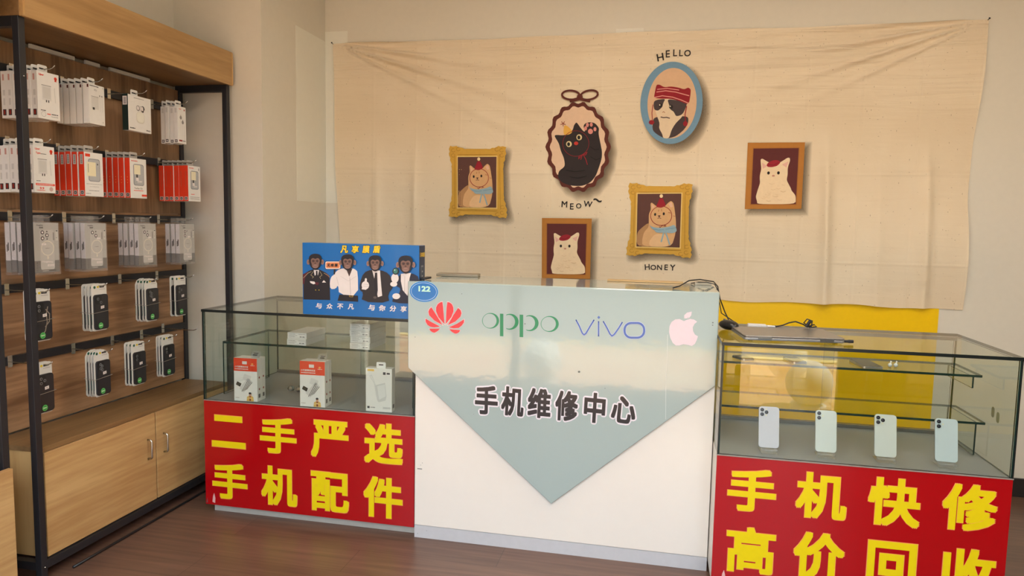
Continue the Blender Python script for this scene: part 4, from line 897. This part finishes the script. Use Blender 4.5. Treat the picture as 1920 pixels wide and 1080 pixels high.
c = un(855, 512, 'z', 1.165)
o = MB().box(-.10, .10, -.045, .045, 0, .012, mat((150, 138, 118), .45)).build('tablet_tray', bevel=.002); o.location = (-.93, 3.19, ZC+.0005); o.rotation_euler = (0, 0, .12); tag(o, 'flat grey-brown board on the rear left of the counter behind the blue box', 'board')

o = MB().box(0, .155, 0, .0012, 0, .022, mat((226, 222, 208), .5)).build('tape_strip'); c = un(1155, 60, 'y', BY); o.location = (c.x, BY-.0014, TZ1+.006)
tag(o, 'short strip of whitish tape on the wall just above the cloth hanging', 'tape')
# ------------------------------------------------------------------ display racks
KX, KB, KY0, KY1, PW = -2.25, -2.545, 2.121, 3.335, .027
ROWZ = [1.977, 1.691, 1.40, 1.111, .822]
def rack(label, y0, y1, full):
    t = thing('display_rack', label, 'display rack', (KB, y0, 0), 0, 'black framed wooden display racks'); L = y1-y0; D = KX-KB; ZT = 2.108
    b = lambda: MB()
    for x in (D-PW/2, 0):
        for y in (0, L): b().box(x-PW/2, x+PW/2, y-PW/2, y+PW/2, 0, ZT, BLACK).build('post', t, bevel=.0015)
    for y in (0, L): b().box(PW/2, D-PW, y-PW/2, y+PW/2, ZT-.036, ZT, BLACK).build('top_rail', t, bevel=.001)
    for y in (0, L): b().box(PW/2, D-PW, y-PW/2, y+PW/2, .05, .082, BLACK).build('bottom_rail', t, bevel=.001)
    for x in (D-PW/2, 0): b().box(x-PW/2, x+PW/2, PW/2, L-PW/2, .05, .082, BLACK).build('bottom_rail', t, bevel=.001)
    m = MB().box(-.012, .004, PW/2, L-PW/2, 1.425, 2.082, WALNV); m.build('back_panel', t)
    m = MB().box(-.012, .004, PW/2, L-PW/2, .522, 1.424, WALNH); m.build('back_panel', t)
    for z in ROWZ: b().box(.0045, .024, PW/2-.01, L-PW/2+.002, z-.020, z+.014, BLACK).build('hanging_rail', t, bevel=.001)
    # canopy with fascia board
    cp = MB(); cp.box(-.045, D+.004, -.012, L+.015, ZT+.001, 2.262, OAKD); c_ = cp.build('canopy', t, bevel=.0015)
    MB().box(D+.0045, D+.020, -.012, L+.015, ZT-.002, 2.278, OAKF).build('fascia_board', t, bevel=.001)
    MB().box(D+.0205, D+.0225, L+.006, L+.015, ZT+.002, 2.274, OAKV).build('edge_trim', t)
    MB().box(D+.0205, D+.0225, -.012, -.004, ZT+.002, 2.274, OAKV).build('edge_trim', t)
    for z in (.06, 1.9): MB().ball((D+.001, 0, z), (.003, .003, .003), CHROME, 8, 5).build('bolt', t)
    if full:
        for a, c2 in ((.30, .52), (.58, .66), (.72, .98)): MB().box(.006, .016, a, c2, 2.0825, 2.0985, mat((200, 200, 196), .4)).build('light_channel', t)
    return t
rack('tall black and oak display rack full of hanging phone accessories on the left', KY0, KY1, True)
rack('neighbouring black and oak display rack, cut off by the left edge of the photo', .78, 1.985, False)
def cabinet(label, y0, y1, split, cover=0):
    t = thing('storage_cabinet', label, 'cabinet', (KB, y0, 0), 0, 'low oak storage cabinets'); L = y1-y0; D = KX-KB-.02; DX = D+(.034 if cover else 0)
    m = MB(); m.box(.0205, D-.012, .004, L-.004, .083, .500, OAKV); m.build('body', t)
    MB().box(.0205, D+.004, -.001, L, .5005, .5205, OAKD).build('top_board', t, bevel=.001)
    for a, b_, hy in ((.006, split-.004, split-.055), (split+.004, L-.006, split+.050)):
        d = MB().box(DX-.0115, DX+.008, a, b_+(cover if b_ > split else 0), .086, .4985, OAK).build('door', t, bevel=.0015)
        h = MB(); h.tube([(DX+.0082, hy, .385), (DX+.026, hy, .383), (DX+.030, hy, .376), (DX+.030, hy, .304), (DX+.026, hy, .297), (DX+.0082, hy, .295)], .0042, CHROME, 10)
        h.build('handle', d, smooth=True)
    return t
cabinet('low oak cabinet with two doors under the accessory rack', 2.145, 3.31, .605)
cabinet('low oak cabinet at the left edge of the photo, in the neighbouring rack', .81, 1.95, .57, .045)
c_ = [un(u, v, 'z', .006) for u, v in ((100, 1058), (160, 1030), (230, 992), (300, 952), (345, 922), (378, 897))]
c_ = [V3(max(p_.x, -2.235), p_.y, .006) for p_ in c_]+[V3(-2.15, 3.36, .006)]
o = MB().tube(c_, .0055, mat((24, 24, 26), .4)).build('power_cable', smooth=True); tag(o, 'black power cable lying on the floor along the low cabinet', 'cable')

# ------------------------------------------------------------------ hanging goods
ORD = ['frontmost', 'second from front', 'third from front', 'fourth from front', 'fifth from front', 'sixth from front', 'seventh from front']
GRY = mat((140, 136, 132), .5); DK = mat((52, 50, 50), .5); LG = mat((206, 204, 198), .45); REDC = mat((226, 62, 34), .4); DRED = mat((150, 40, 30), .5)
NX, NYm = XP, -YP
def front(t_, w_, h0): return Pr((V3(t_/2, -w_/2, -h0), YP, ZP, XP), .0004)
def sidef(t_, w_, h0): return Pr((V3(-t_/2, -w_/2, -h0), XP, ZP, -YP), .0004)
def hangtab(t_, w_, top, m_, tw=.045, cy=.0, hh=.030):
    b = MB(); O = V3(-t_/2+.002, 0, 0)
    b.prism(rrect(cy-tw/2, cy+tw/2, -top-.004, -top+hh, .007), (O, YP, ZP, XP), -.0004, .0004, m_)
    b.prism(rrect(cy-tw*.32, cy+tw*.32, -top+hh*.42, -top+hh*.62, .002), (O, YP, ZP, XP), .0005, .0008, BLACK)
    return b
def item_white(w_, h, t_, top, style, seed):
    t = bpy.data.objects.new('accessory_box', None); COL.objects.link(t); H0 = top+h
    MB().box(-t_/2, t_/2, -w_/2, w_/2, -H0, -top, CARD).build('carton', t, bevel=.0008)
    hangtab(t_, w_, top, CARD).build('hang_tab', t)
    p = front(t_, w_, H0)
    if style in 'AE':
        p.text('Uper', w_*.2, h*.925, w_*.24, h*.05, REDC, .03, 1, shear=.2); p.poly(ell(w_*.84, h*.90, .007, .007, 10), REDC, 1); p.poly([(w_*.78, h*.84), (w_*.9, h*.84), (w_*.84, h*.9)], REDC, 1)
        if style == 'E': p.text('Type', w_*.22, h*.84, w_*.22, h*.05, REDC, .03, 1); scribble(p, w_*.34, w_*.6, h*.83, .003, DK, 1)
        p.rect(w_*.20, w_*.62, h*.40, h*.72, mat((216, 214, 210), .4), 1); p.rect(w_*.18, w_*.62, h*.71, h*.722, GRY, 2); p.rect(w_*.24, w_*.58, h*.44, h*.68, LG, 2)
        for a in (.36, .46): p.rect(w_*a, w_*(a+.045), h*.36, h*.41, DK, 3)
        p.stroke([(w_*.78, h*.70), (w_*.77, h*.66), (w_*.80, h*.38)], .003, LG, k=2)
        if style == 'A':
            p.ring(w_*.24, h*.10, .010, .010, .001, GRY, 14); p.rect(w_*.40, w_*.56, h*.105, h*.125, REDC, 1); scribble(p, w_*.6, w_*.9, h*.12, .004, DK, 2); scribble(p, w_*.58, w_*.9, h*.07, .0025, GRY, 4); scribble(p, w_*.12, w_*.34, h*.18, .004, DK, 7)
        else:
            p.rect(w_*.06, w_*.96, h*.155, h*.20, REDC, 1); scribble(p, w_*.1, w_*.9, h*.178, .003, WT, 3); p.text('9.9', w_*.34, h*.095, w_*.2, h*.05, REDC, .03, 1); scribble(p, w_*.1, w_*.5, h*.05, .003, REDC, 3); p.poly(ell(w_*.78, h*.085, .009, .009, 10), mat((200, 170, 160), .5), 1); scribble(p, w_*.1, w_*.3, h*.25, .003, DK, 6)
    elif style == 'B':
        scribble(p, w_*.05, w_*.62, h*.955, .004, DK, 2); p.ring(w_*.9, h*.95, .003, .003, .0008, GRY, 8)
        p.text('PD', w_*.42, h*.86, w_*.16, h*.04, GRY, .01, 1)
        p.rect(w_*.14, w_*.60, h*.38, h*.70, mat((214, 212, 206), .4), 1); p.rect(w_*.14, w_*.60, h*.69, h*.70, GRY, 2); p.rect(w_*.2, w_*.33, h*.36, h*.42, DK, 3)
        for a in (.68, .82): p.poly(ell(w_*a, h*.74, .0035, .004, 8), GRY, 2); p.stroke([(w_*a, h*.72), (w_*(a+.02), h*.34)], .0015, LG, k=2)
        p.rect(w_*.82, w_*.90, h*.06, h*.10, LG, 1)
    elif style == 'C':
        scribble(p, w_*.25, w_*.7, h*.93, .003, GRY, 2)
        p.poly(rrect(w_*.34, w_*.70, h*.24, h*.56, .018), mat((214, 210, 196), .35), 1); p.poly(rrect(w_*.36, w_*.68, h*.27, h*.555, .016), mat((232, 230, 216), .35), 2)
        p.poly(ell(w_*.42, h*.66, .012, .013, 14), GRY, 3); p.poly(ell(w_*.41, h*.665, .008, .009, 12), WT, 4); p.poly(ell(w_*.62, h*.655, .013, .015, 14), DK, 3); p.poly(ell(w_*.59, h*.665, .008, .010, 12), WT, 4)
        p.rect(w_*.50, w_*.54, h*.57, h*.66, WT, 3); p.rect(w_*.66, w_*.69, h*.57, h*.64, WT, 4)
        p.text('Smart', w_*.56, h*.72, w_*.1, h*.02, DK, .02, 1); scribble(p, w_*.06, w_*.3, h*.075, .005, DK, 5); p.text('PRO', w_*.86, h*.07, w_*.18, h*.04, DK, .03, 1); 
    elif style == 'D':
        p.text('Uper', w_*.28, h*.93, w_*.3, h*.035, REDC, .03, 1); p.poly(ell(w_*.8, h*.92, .004, .005, 8), DRED, 1)
        for cx, cy in ((.35, .70), (.58, .58)): p.poly(ell(w_*cx, h*cy, .008, .009, 12), GRY, 2); p.poly([(w_*(cx-.07), h*(cy+.02)), (w_*(cx+.08), h*(cy+.02)), (w_*cx, h*(cy+.09))], GRY, 2); p.stroke([(w_*cx, h*cy), (w_*(cx-.03), h*.12)], .0014, LG, k=1)
        p.stroke([(w_*.8, h*.5), (w_*.78, h*.1)], .0022, LG, k=1); p.rect(w_*.1, w_*.5, h*.06, h*.10, DRED, 1); scribble(p, w_*.55, w_*.9, h*.08, .004, DK, 5)
    p.build('front_print', t)
    p = sidef(t_, w_, H0); r = random.Random(seed)
    if style in 'AE':
        p.rect(t_*.3, t_*.6, h*.80, h*.93, mat((200, 150, 140), .5), 1); p.rect(t_*.3, t_*.7, h*.48, h*.60, LG, 1); p.rect(t_*.35, t_*.65, h*.28, h*.42, LG, 1); p.rect(t_*.22, t_*.78, h*.06, h*.19, DK, 1); p.rect(t_*.35, t_*.62, h*.08, h*.17, DRED, 2)
    elif style == 'B': p.rect(t_*.70, t_*.98, h*.90, h*.975, mat((90, 40, 36), .5), 1)
    elif style == 'C':
        p.rect(0, t_, 0, h, mat((26, 44, 40), .4), 1); p.rect(t_*.12, t_*.85, h*.70, h*.94, WT, 2)
        for i in range(7): p.rect(t_*.3, t_*.68, h*(.73+i*.027), h*(.742+i*.027), DK, 3)
    elif style == 'D': p.rect(t_*.25, t_*.75, h*.82, h*.95, LG, 1); p.rect(t_*.2, t_*.8, h*.025, h*.10, DK, 1); p.rect(t_*.35, t_*.65, h*.045, h*.08, WT, 2)
    p.build('side_print', t); return t
def item_red(w_, h, t_, top, style, seed):
    t = bpy.data.objects.new('charger_box', None); COL.objects.link(t); H0 = top+h
    RS = REDC; MB().box(-t_/2, t_/2, -w_/2, w_/2, -H0, -top, CARD, mats={'-y': RS, '+y': RS}).build('carton', t, bevel=.0006)
    hangtab(t_, w_, top, mat((176, 172, 166), .3), .05, 0, .030).build('hang_tab', t)
    p = front(t_, w_, H0)
    p.rect(w_*.06, w_*.32, h*.90, h*.965, REDC, 1) if style == 'F' else p.text('RONIN', w_*.28, h*.935, w_*.36, h*.03, REDC, .03, 1)
    y0, y1 = (.34, .86) if style != 'G' else (.32, .86); p.poly(rrect(w_*.2, w_*.84, h*y0, h*y1, .010), mat((150, 152, 154), .2), 1); p.poly(rrect(w_*.24, w_*.80, h*(y0+.02), h*(y1-.02), .008), mat((182, 184, 184), .2), 2)
    if style == 'F': p.rect(w_*.12, w_*.60, h*.46, h*.78, mat((234, 226, 190), .4), 3); p.rect(w_*.18, w_*.21, h*.54, h*.74, GRY, 4); p.poly(ell(w_*.7, h*.74, .003, .004, 8), DK, 3)
    else: p.rect(w_*.24, w_*.62, h*.60, h*.84, mat((234, 226, 196), .4), 3); p.rect(w_*.36, w_*.46, h*.50, h*.60, DK, 3); p.rect(w_*.34, w_*.5, h*.44, h*.52, WT, 4); p.text('15W', w_*.56, h*.42, w_*.28, h*.05, WT, .03, 5)
    if style == 'F': scribble(p, w_*.08, w_*.92, h*.28, .002, GRY, 2); scribble(p, w_*.25, w_*.75, h*.22, .005, LG, 3); scribble(p, w_*.2, w_*.75, h*.13, .003, GRY, 4); scribble(p, w_*.05, w_*.3, h*.06, .003, GRY, 5)
    elif style == 'G': p.text('Turbo Ch', w_*.48, h*.25, w_*.5, h*.045, mat((130, 120, 100), .5), .02, 1); p.rect(w_*.2, w_*.78, h*.185, h*.20, REDC, 1); p.rect(w_*.68, w_*.99, h*.05, h*.10, REDC, 1)
    else: p.rect(w_*.2, w_*.5, h*.19, h*.205, REDC, 1); scribble(p, w_*.15, w_*.9, h*.12, .003, GRY, 6); scribble(p, w_*.15, w_*.9, h*.07, .003, GRY, 7); p.rect(w_*.84, w_*.9, h*.88, h*.95, GRY, 1)
    p.build('front_print', t)
    p = sidef(t_, w_, H0)
    p.rect(t_*.15, t_*.85, h*.03, h*.125, LG, 1); p.rect(t_*.27, t_*.73, h*.045, h*.11, DK, 2); p.rect(t_*.42, t_*.58, h*.065, h*.09, LG, 3)
    if style == 'F': p.rect(t_*.25, t_*.78, h*.72, h*.94, LG, 1); [p.rect(t_*.38, t_*.68, h*(.745+.028*i), h*(.757+.028*i), DK, 2) for i in range(7)]
    elif style == 'G': [p.poly(ell(t_*.5, h*z_, .0022, .0022, 6), YRIM, 1) for z_ in (.38, .45, .52)]
    else: p.rect(t_*.4, t_*.55, h*.4, h*.85, mat((200, 84, 60), .5), 1)
    p.build('side_print', t); return t
def item_clear(w_, h, t_, top, style, seed):
    t = bpy.data.objects.new('clear_case_pack', None); COL.objects.link(t); H0 = top+h; PG = mat((182, 180, 174), .4); BG_ = mat((116, 114, 110), .4)
    sd = mat((214, 210, 210), .4)
    m_ = MB(); m_.box(-t_/2, t_/2, -w_/2, w_/2, -H0+h*.24, -top, PG, mats={'-y': sd, '+y': sd}); m_.box(-t_/2, t_/2, -w_/2, w_/2, -H0, -H0+h*.2395, BG_); m_.build('carton', t, bevel=.0006)
    e = .0015; m_ = MB(); m_.box(-t_/2-e, t_/2+e, -w_/2-.002, w_/2+.003, -H0-.010, -top+.003, CLEAR); m_.prism(rrect(-.028, .030, -top+.003, -top+.030, .003), (V3(0, 0, 0), YP, ZP, XP), -.0003, .0003, CLEAR); m_.build('plastic_bag', t)
    p = front(t_, w_, H0)
    p.poly(rrect(w_*.24, w_*.80, h*.06, h*.86, .008), mat((196, 194, 188), .35), 1)
    p.text('Xingfuke', w_*.24, h*.95, w_*.26, h*.028, DK, .03, 3); p.text('星阔客', w_*.30, h*.905, w_*.16, h*.035, DK, .03, 3)
    cs = [(.34, .81), (.52, .75), (.34, .69)] if style != 'L' else [(.36, .80), (.36, .70)]
    if style in 'JK': cs = [(.34, .80), (.50, .73)]
    for a, b_ in cs: p.poly(ell(w_*a, h*b_, .0080, .0080, 14), mat((60, 50, 56), .4), 3); p.poly(ell(w_*a, h*b_, .0042, .0042, 10), WT, 4)
    for a, b_ in ((.52, .825), (.52, .675)) if style == 'I' else ((.50, .82),): p.poly(ell(w_*a, h*b_, .0032, .0032, 8), DK, 3)
    p.ring(w_*.53, h*.49, .028, .028, .0035, mat((228, 222, 204), .4), 28, 3); p.rect(w_*.50, w_*.56, h*.27, h*.33, mat((228, 222, 204), .4), 3); scribble(p, w_*.45, w_*.62, h*.49, .003, GRY, 5)
    p.text('磁吸' if style != 'I' else '防摔', w_*(.62 if style != 'I' else .38), h*(.67 if style != 'I' else .57), w_*.18, h*.045, WT, .04, 5)
    p.rect(w_*.76, w_*.81, h*.65, h*.81, GRY, 2); p.rect(w_*.86, w_*.97, h*.64, h*.86, mat((206, 204, 196), .4), 3); p.rect(w_*.88, w_*.95, h*.83, h*.85, DK, 4); p.poly(ell(w_*.9, h*.70, .0018, .0018, 6), DK, 4)
    p.text('Xingfuke', w_*.50, h*.215, w_*.46, h*.045, WT, .05, 3, -.06); p.text('星阔客', w_*.64, h*.145, w_*.30, h*.05, WT, .05, 3)
    for i in range(4): p.poly(ell(w_*.1, h*(.05+.05*i), .0022, .0022, 6), DK, 3)
    scribble(p, w_*.3, w_*.55, h*.035, .0025, LG, 3); scribble(p, w_*.56, w_*.85, h*.04, .0045, DK, 9)
    p.build('front_print', t)
    p = sidef(t_, w_, H0); p.rect(t_*.28, t_*.48, h*.42, h*.56, DK, 1); p.rect(t_*.52, t_*.74, h*.44, h*.60, DK, 1); p.build('side_print', t); return t
def item_case(w_, h, t_, top, style, seed):
    """white hang card with a black phone case on it"""
    t = bpy.data.objects.new('phone_case_pack', None); COL.objects.link(t); H0 = top+h; O = V3(-t_/2, 0, 0); cr_ = .012
    cardm = mat((222, 220, 212), .35); gm = mat((34, 160, 60), .4)
    pts = rrect(-w_/2, w_/2, -H0, -top+.014, cr_)
    if seed % 5 == 3: pts = [(-w_/2, -H0+.01), (-w_/2+.01, -H0), (w_/2-.01, -H0), (w_/2, -H0+.01), (w_/2, -top-.012), (w_/2-.012, -top+.006), (w_/2-.03, -top+.014), (-w_/2+.03, -top+.014), (-w_/2+.012, -top+.006), (-w_/2, -top-.012)]
    MB().prism(pts, (O, YP, ZP, XP), 0, .003, cardm).build('hang_card', t)
    cw, ch = w_*.90, h*.80; CM = mat((34, 33, 36), .42); y0, y1 = -cw/2+.002, cw/2+.002; z0, z1 = -H0+.006, -H0+.006+ch
    ex = t_-.0035
    MB().prism(rrect(y0, y1, z0, z1, .012, 5), (O, YP, ZP, XP), .0031, .0031+ex, CM).build('phone_case', t, bevel=.0015)
    p = Pr((O+V3(.0031+ex, 0, 0), YP, ZP, XP), .0005)
    p.poly(rrect(y0+.004, y1-.004, z0+.004, z1-.004, .009), mat((44, 43, 46), .38), 1)
    L_ = mat((128, 130, 132), .25)
    lay = {'tri': [(.012, .012), (.012, .030), (.028, .021)], 'diag': [(.013, .014), (.029, .030)], 'duo': [(.012, .014), (.012, .031)], 'x': [(.014, .012), (.024, .020), (.014, .030), (.024, .036)]}[style]
    p.poly(rrect(y0+.004, y0+.038, z1-.042, z1-.005, .008), mat((30, 30, 32), .3), 2)
    for a, b_ in lay: p.poly(ell(y0+a+.004, z1-b_-.004, .0062, .0062, 12), L_, 3); p.poly(ell(y0+a+.004, z1-b_-.004, .0035, .0035, 8), mat((70, 72, 74), .2), 4)
    c = y0+cw*.52; p.poly([(c-.009, z1-.062), (c+.010, z1-.060), (c+.010, z1-.048), (c-.009, z1-.050)], WT, 5); p.text('30', c, z1-.055, .006, .005, GRY, .02, 6)
    p.poly(ell(y0+cw*.36, z0+.018, .013, .013, 16), gm, 5); p.text('NEW', y0+cw*.36, z0+.018, .017, .007, mat((200, 230, 190), .4), .04, 6); p.ring(y0+cw*.36, z0+.018, .0105, .0105, .001, mat((170, 220, 160), .4), 16, 6)
    if seed == 100:
        for q in ([(.045, .12), (.062, .10), (.060, .07), (.040, .05)], [(.020, .010), (.040, .035), (.050, .07), (.047, .1), (.055, .13)]): p.stroke([(y0+a, z0+b_) for a, b_ in q], .004, mat((150, 140, 126), .3), k=3)
    p.build('case_print', t)
    p = Pr((O+V3(.0031, 0, 0), YP, ZP, XP), .0005)
    p.poly(ell(-w_*.30, -top, .0062, .0062, 12), mat((28, 90, 66), .4), 1); p.poly(ell(-w_*.08, -top+.001, .0058, .0050, 12), mat((220, 196, 40), .4), 1); p.poly(rrect(w_*.02, w_*.34, -top-.003, -top+.004, .003), DK, 1)
    scribble(p, w_*.02, w_*.4, -top-.010, .002, GRY, seed); p.build('header_print', t)
    p = Pr((O+V3(0, -w_/2, 0), XP, ZP, -YP), .0004); p.rect(.0008, .0026, -H0+.03, -H0+.075, mat((40, 110, 96), .4), 1); p.build('edge_print', t)
    return t
def copy_tree(o, par=None):
    c = o.copy(); COL.objects.link(c)
    if par: c.parent = par
    for ch in list(o.children): copy_tree(ch, c)
    return c
def hook(z, y, tipx, label, tabless=False):
    t = thing('display_hook', label, 'hook', (-2.5205, y, z), 0, 'chrome hooks on the rack rails')
    MB().box(0, .0025, -.010, .010, -.028, .020, CHROME).build('bracket', t, bevel=.0006)
    L = tipx+2.5205; m_ = MB(); zz = -.006
    m_.tube([(0, 0, zz), (L-.035, 0, zz), (L-.022, 0, zz), (L-.008, 0, zz+.005), (L+.002, 0, zz+.013)], .0021, CHROME, 8); m_.build('prong', t, smooth=True); return t
def stack(builder, kind_label, cat, group, row, y, xf, w_, h, t_, pitch, n, top, style, seed=1, rz=0, where='', band=None, jit=.03):
    z = ROWZ[row]-.004; proto = builder(w_, h, t_, top, style, seed); r = random.Random(seed*13+row)
    for i in range(n):
        o = proto if i == 0 else copy_tree(proto)
        o.location = (xf-t_/2-i*pitch, y+(r.uniform(-.003, .003) if i else 0), z+(r.uniform(-.002, .002) if i else 0)); o.rotation_euler = (0, 0, (rz if i == 0 else rz*.4)+(r.uniform(-jit, jit)*.4 if i else 0))
        if n == 1: lb = kind_label+' '+where
        else: lb = '%s, %s, %s' % (kind_label, ORD[i], where.replace('on the ', ''))
        tag(o, lb, cat, group)
    if band:
        x0, x1 = xf-(n-1)*pitch-t_-.001, xf+.0015; zz = z-top-h*band; y0, y1 = y-w_/2-.0065, y+w_/2+.0065
        o = MB().tube([(x0, y0, zz+.004), (x1, y0, zz), (x1, y1, zz+.006), (x0, y1, zz+.004), (x0, y0, zz+.004)], .0010, mat((150, 140, 126), .6), 6).build('rubber_band')
        tag(o, 'thin rubber band round the phone case packs '+where, 'rubber band', 'rubber bands round the case packs')
R = ['top rail', 'second rail', 'third rail', 'fourth rail', 'lowest rail']
G = 'boxes hanging on the top two rails'
W_ = item_white
stack(W_, 'white charger box', 'box', 'white charger boxes, top left', 0, 2.322, -2.35, .100, .180, .0272, .0280, 6, .016, 'A', 1, .0, 'on the leftmost top-rail hook')
stack(W_, 'white cable and plug box', 'box', 'white plug boxes, top rail', 0, 2.560, -2.35, .094, .165, .027, .0325, 5, .016, 'B', 2, .10, 'on the second top-rail hook')
stack(W_, 'white earbud box with a dark green side', 'box', 'earbud box', 0, 2.812, -2.352, .147, .160, .030, .03, 1, .018, 'C', 3, .02, 'on the third top-rail hook')
stack(W_, 'slim white earphone box', 'box', 'slim earphone boxes', 0, 3.098, -2.350, .060, .182, .023, .0255, 4, .016, 'D', 4, 0, 'on the rightmost top-rail hook')
stack(W_, 'white charger box with a red strip', 'box', 'white charger boxes, second rail', 1, 2.290, -2.35, .095, .180, .0272, .0280, 6, .016, 'E', 5, 0, 'on the leftmost second-rail hook')
RB = item_red
stack(RB, 'red-sided charger box with a big window', 'box', 'red charger boxes, left group', 1, 2.532, -2.35, .099, .183, .027, .0315, 5, .016, 'F', 6, .0, 'on the second hook of the second rail')
stack(RB, 'red-sided charger box with a red corner', 'box', 'red charger boxes, middle group', 1, 2.789, -2.35, .103, .180, .027, .0315, 5, .016, 'G', 7, 0, 'on the third hook of the second rail')
stack(RB, 'red-sided charger box, narrow window', 'box', 'red charger boxes, right group', 1, 3.176, -2.345, .096, .180, .0272, .0282, 6, .016, 'H', 8, 0, 'on the rightmost second-rail hook')
IC = item_clear
for k, (y, n, st, wh) in enumerate([(2.287, 5, 'I', 'on the leftmost third-rail hook'), (2.532, 4, 'J', 'on the second third-rail hook'), (2.838, 4, 'K', 'on the third hook of the third rail'), (3.119, 3, 'L', 'on the rightmost third-rail hook')]):
    stack(IC, 'clear case in a grey-white pack', 'phone case pack', 'clear case packs on the third rail', 2, y, -2.352, .114, .195, .022, .0285, n, .022, st, 10+k, 0, wh)
PC = item_case
for row, y, n, pt, st, sd, wh in [(3, 2.258, 3, .018, 'duo', 100, 'on the leftmost fourth-rail hook'), (3, 2.548, 4, .0165, 'diag', 21, 'on the second fourth-rail hook'), (3, 2.862, 4, .0165, 'x', 23, 'on the third hook of the fourth rail'), (3, 3.068, 2, .024, 'tri', 24, 'on the rightmost fourth-rail hook'),
                              (4, 2.254, 2, .018, 'tri', 25, 'on the leftmost lowest-rail hook'), (4, 2.548, 4, .0145, 'x', 28, 'on the second lowest-rail hook'), (4, 2.766, 3, .017, 'duo', 27, 'on the third hook of the lowest rail'), (4, 2.966, 3, .0155, 'duo', 29, 'on the rightmost lowest-rail hook')]:
    stack(PC, 'black phone case on a white card', 'phone case pack', 'black phone cases on white cards', row, y, -2.350, .083, .190, .0125, pt, n, .008, st, sd, 0, wh, .58, .05)
# hooks
HK = [(0, 2.322, -2.318), (0, 2.560, -2.318), (0, 2.818, -2.318), (0, 3.098, -2.318), (1, 2.290, -2.318), (1, 2.525, -2.318), (1, 2.793, -2.318), (1, 3.138, -2.305),
      (2, 2.286, -2.318), (2, 2.543, -2.318), (2, 2.823, -2.318), (2, 3.123, -2.318), (3, 2.258, -2.318), (3, 2.547, -2.318), (3, 2.848, -2.318), (3, 3.10, -2.305), (4, 2.258, -2.318), (4, 2.565, -2.318), (4, 2.79, -2.318), (4, 2.98, -2.318)]
NM = ['leftmost', 'second from left', 'third from left', 'rightmost']
for i, (r_, y, tx) in enumerate(HK): hook(ROWZ[r_], y, tx, 'chrome hook on the %s, %s' % (R[r_], NM[i % 4]))
hook(ROWZ[4]+.010, 3.134, -2.315, 'empty chrome hook at the far right end of the lowest rail')
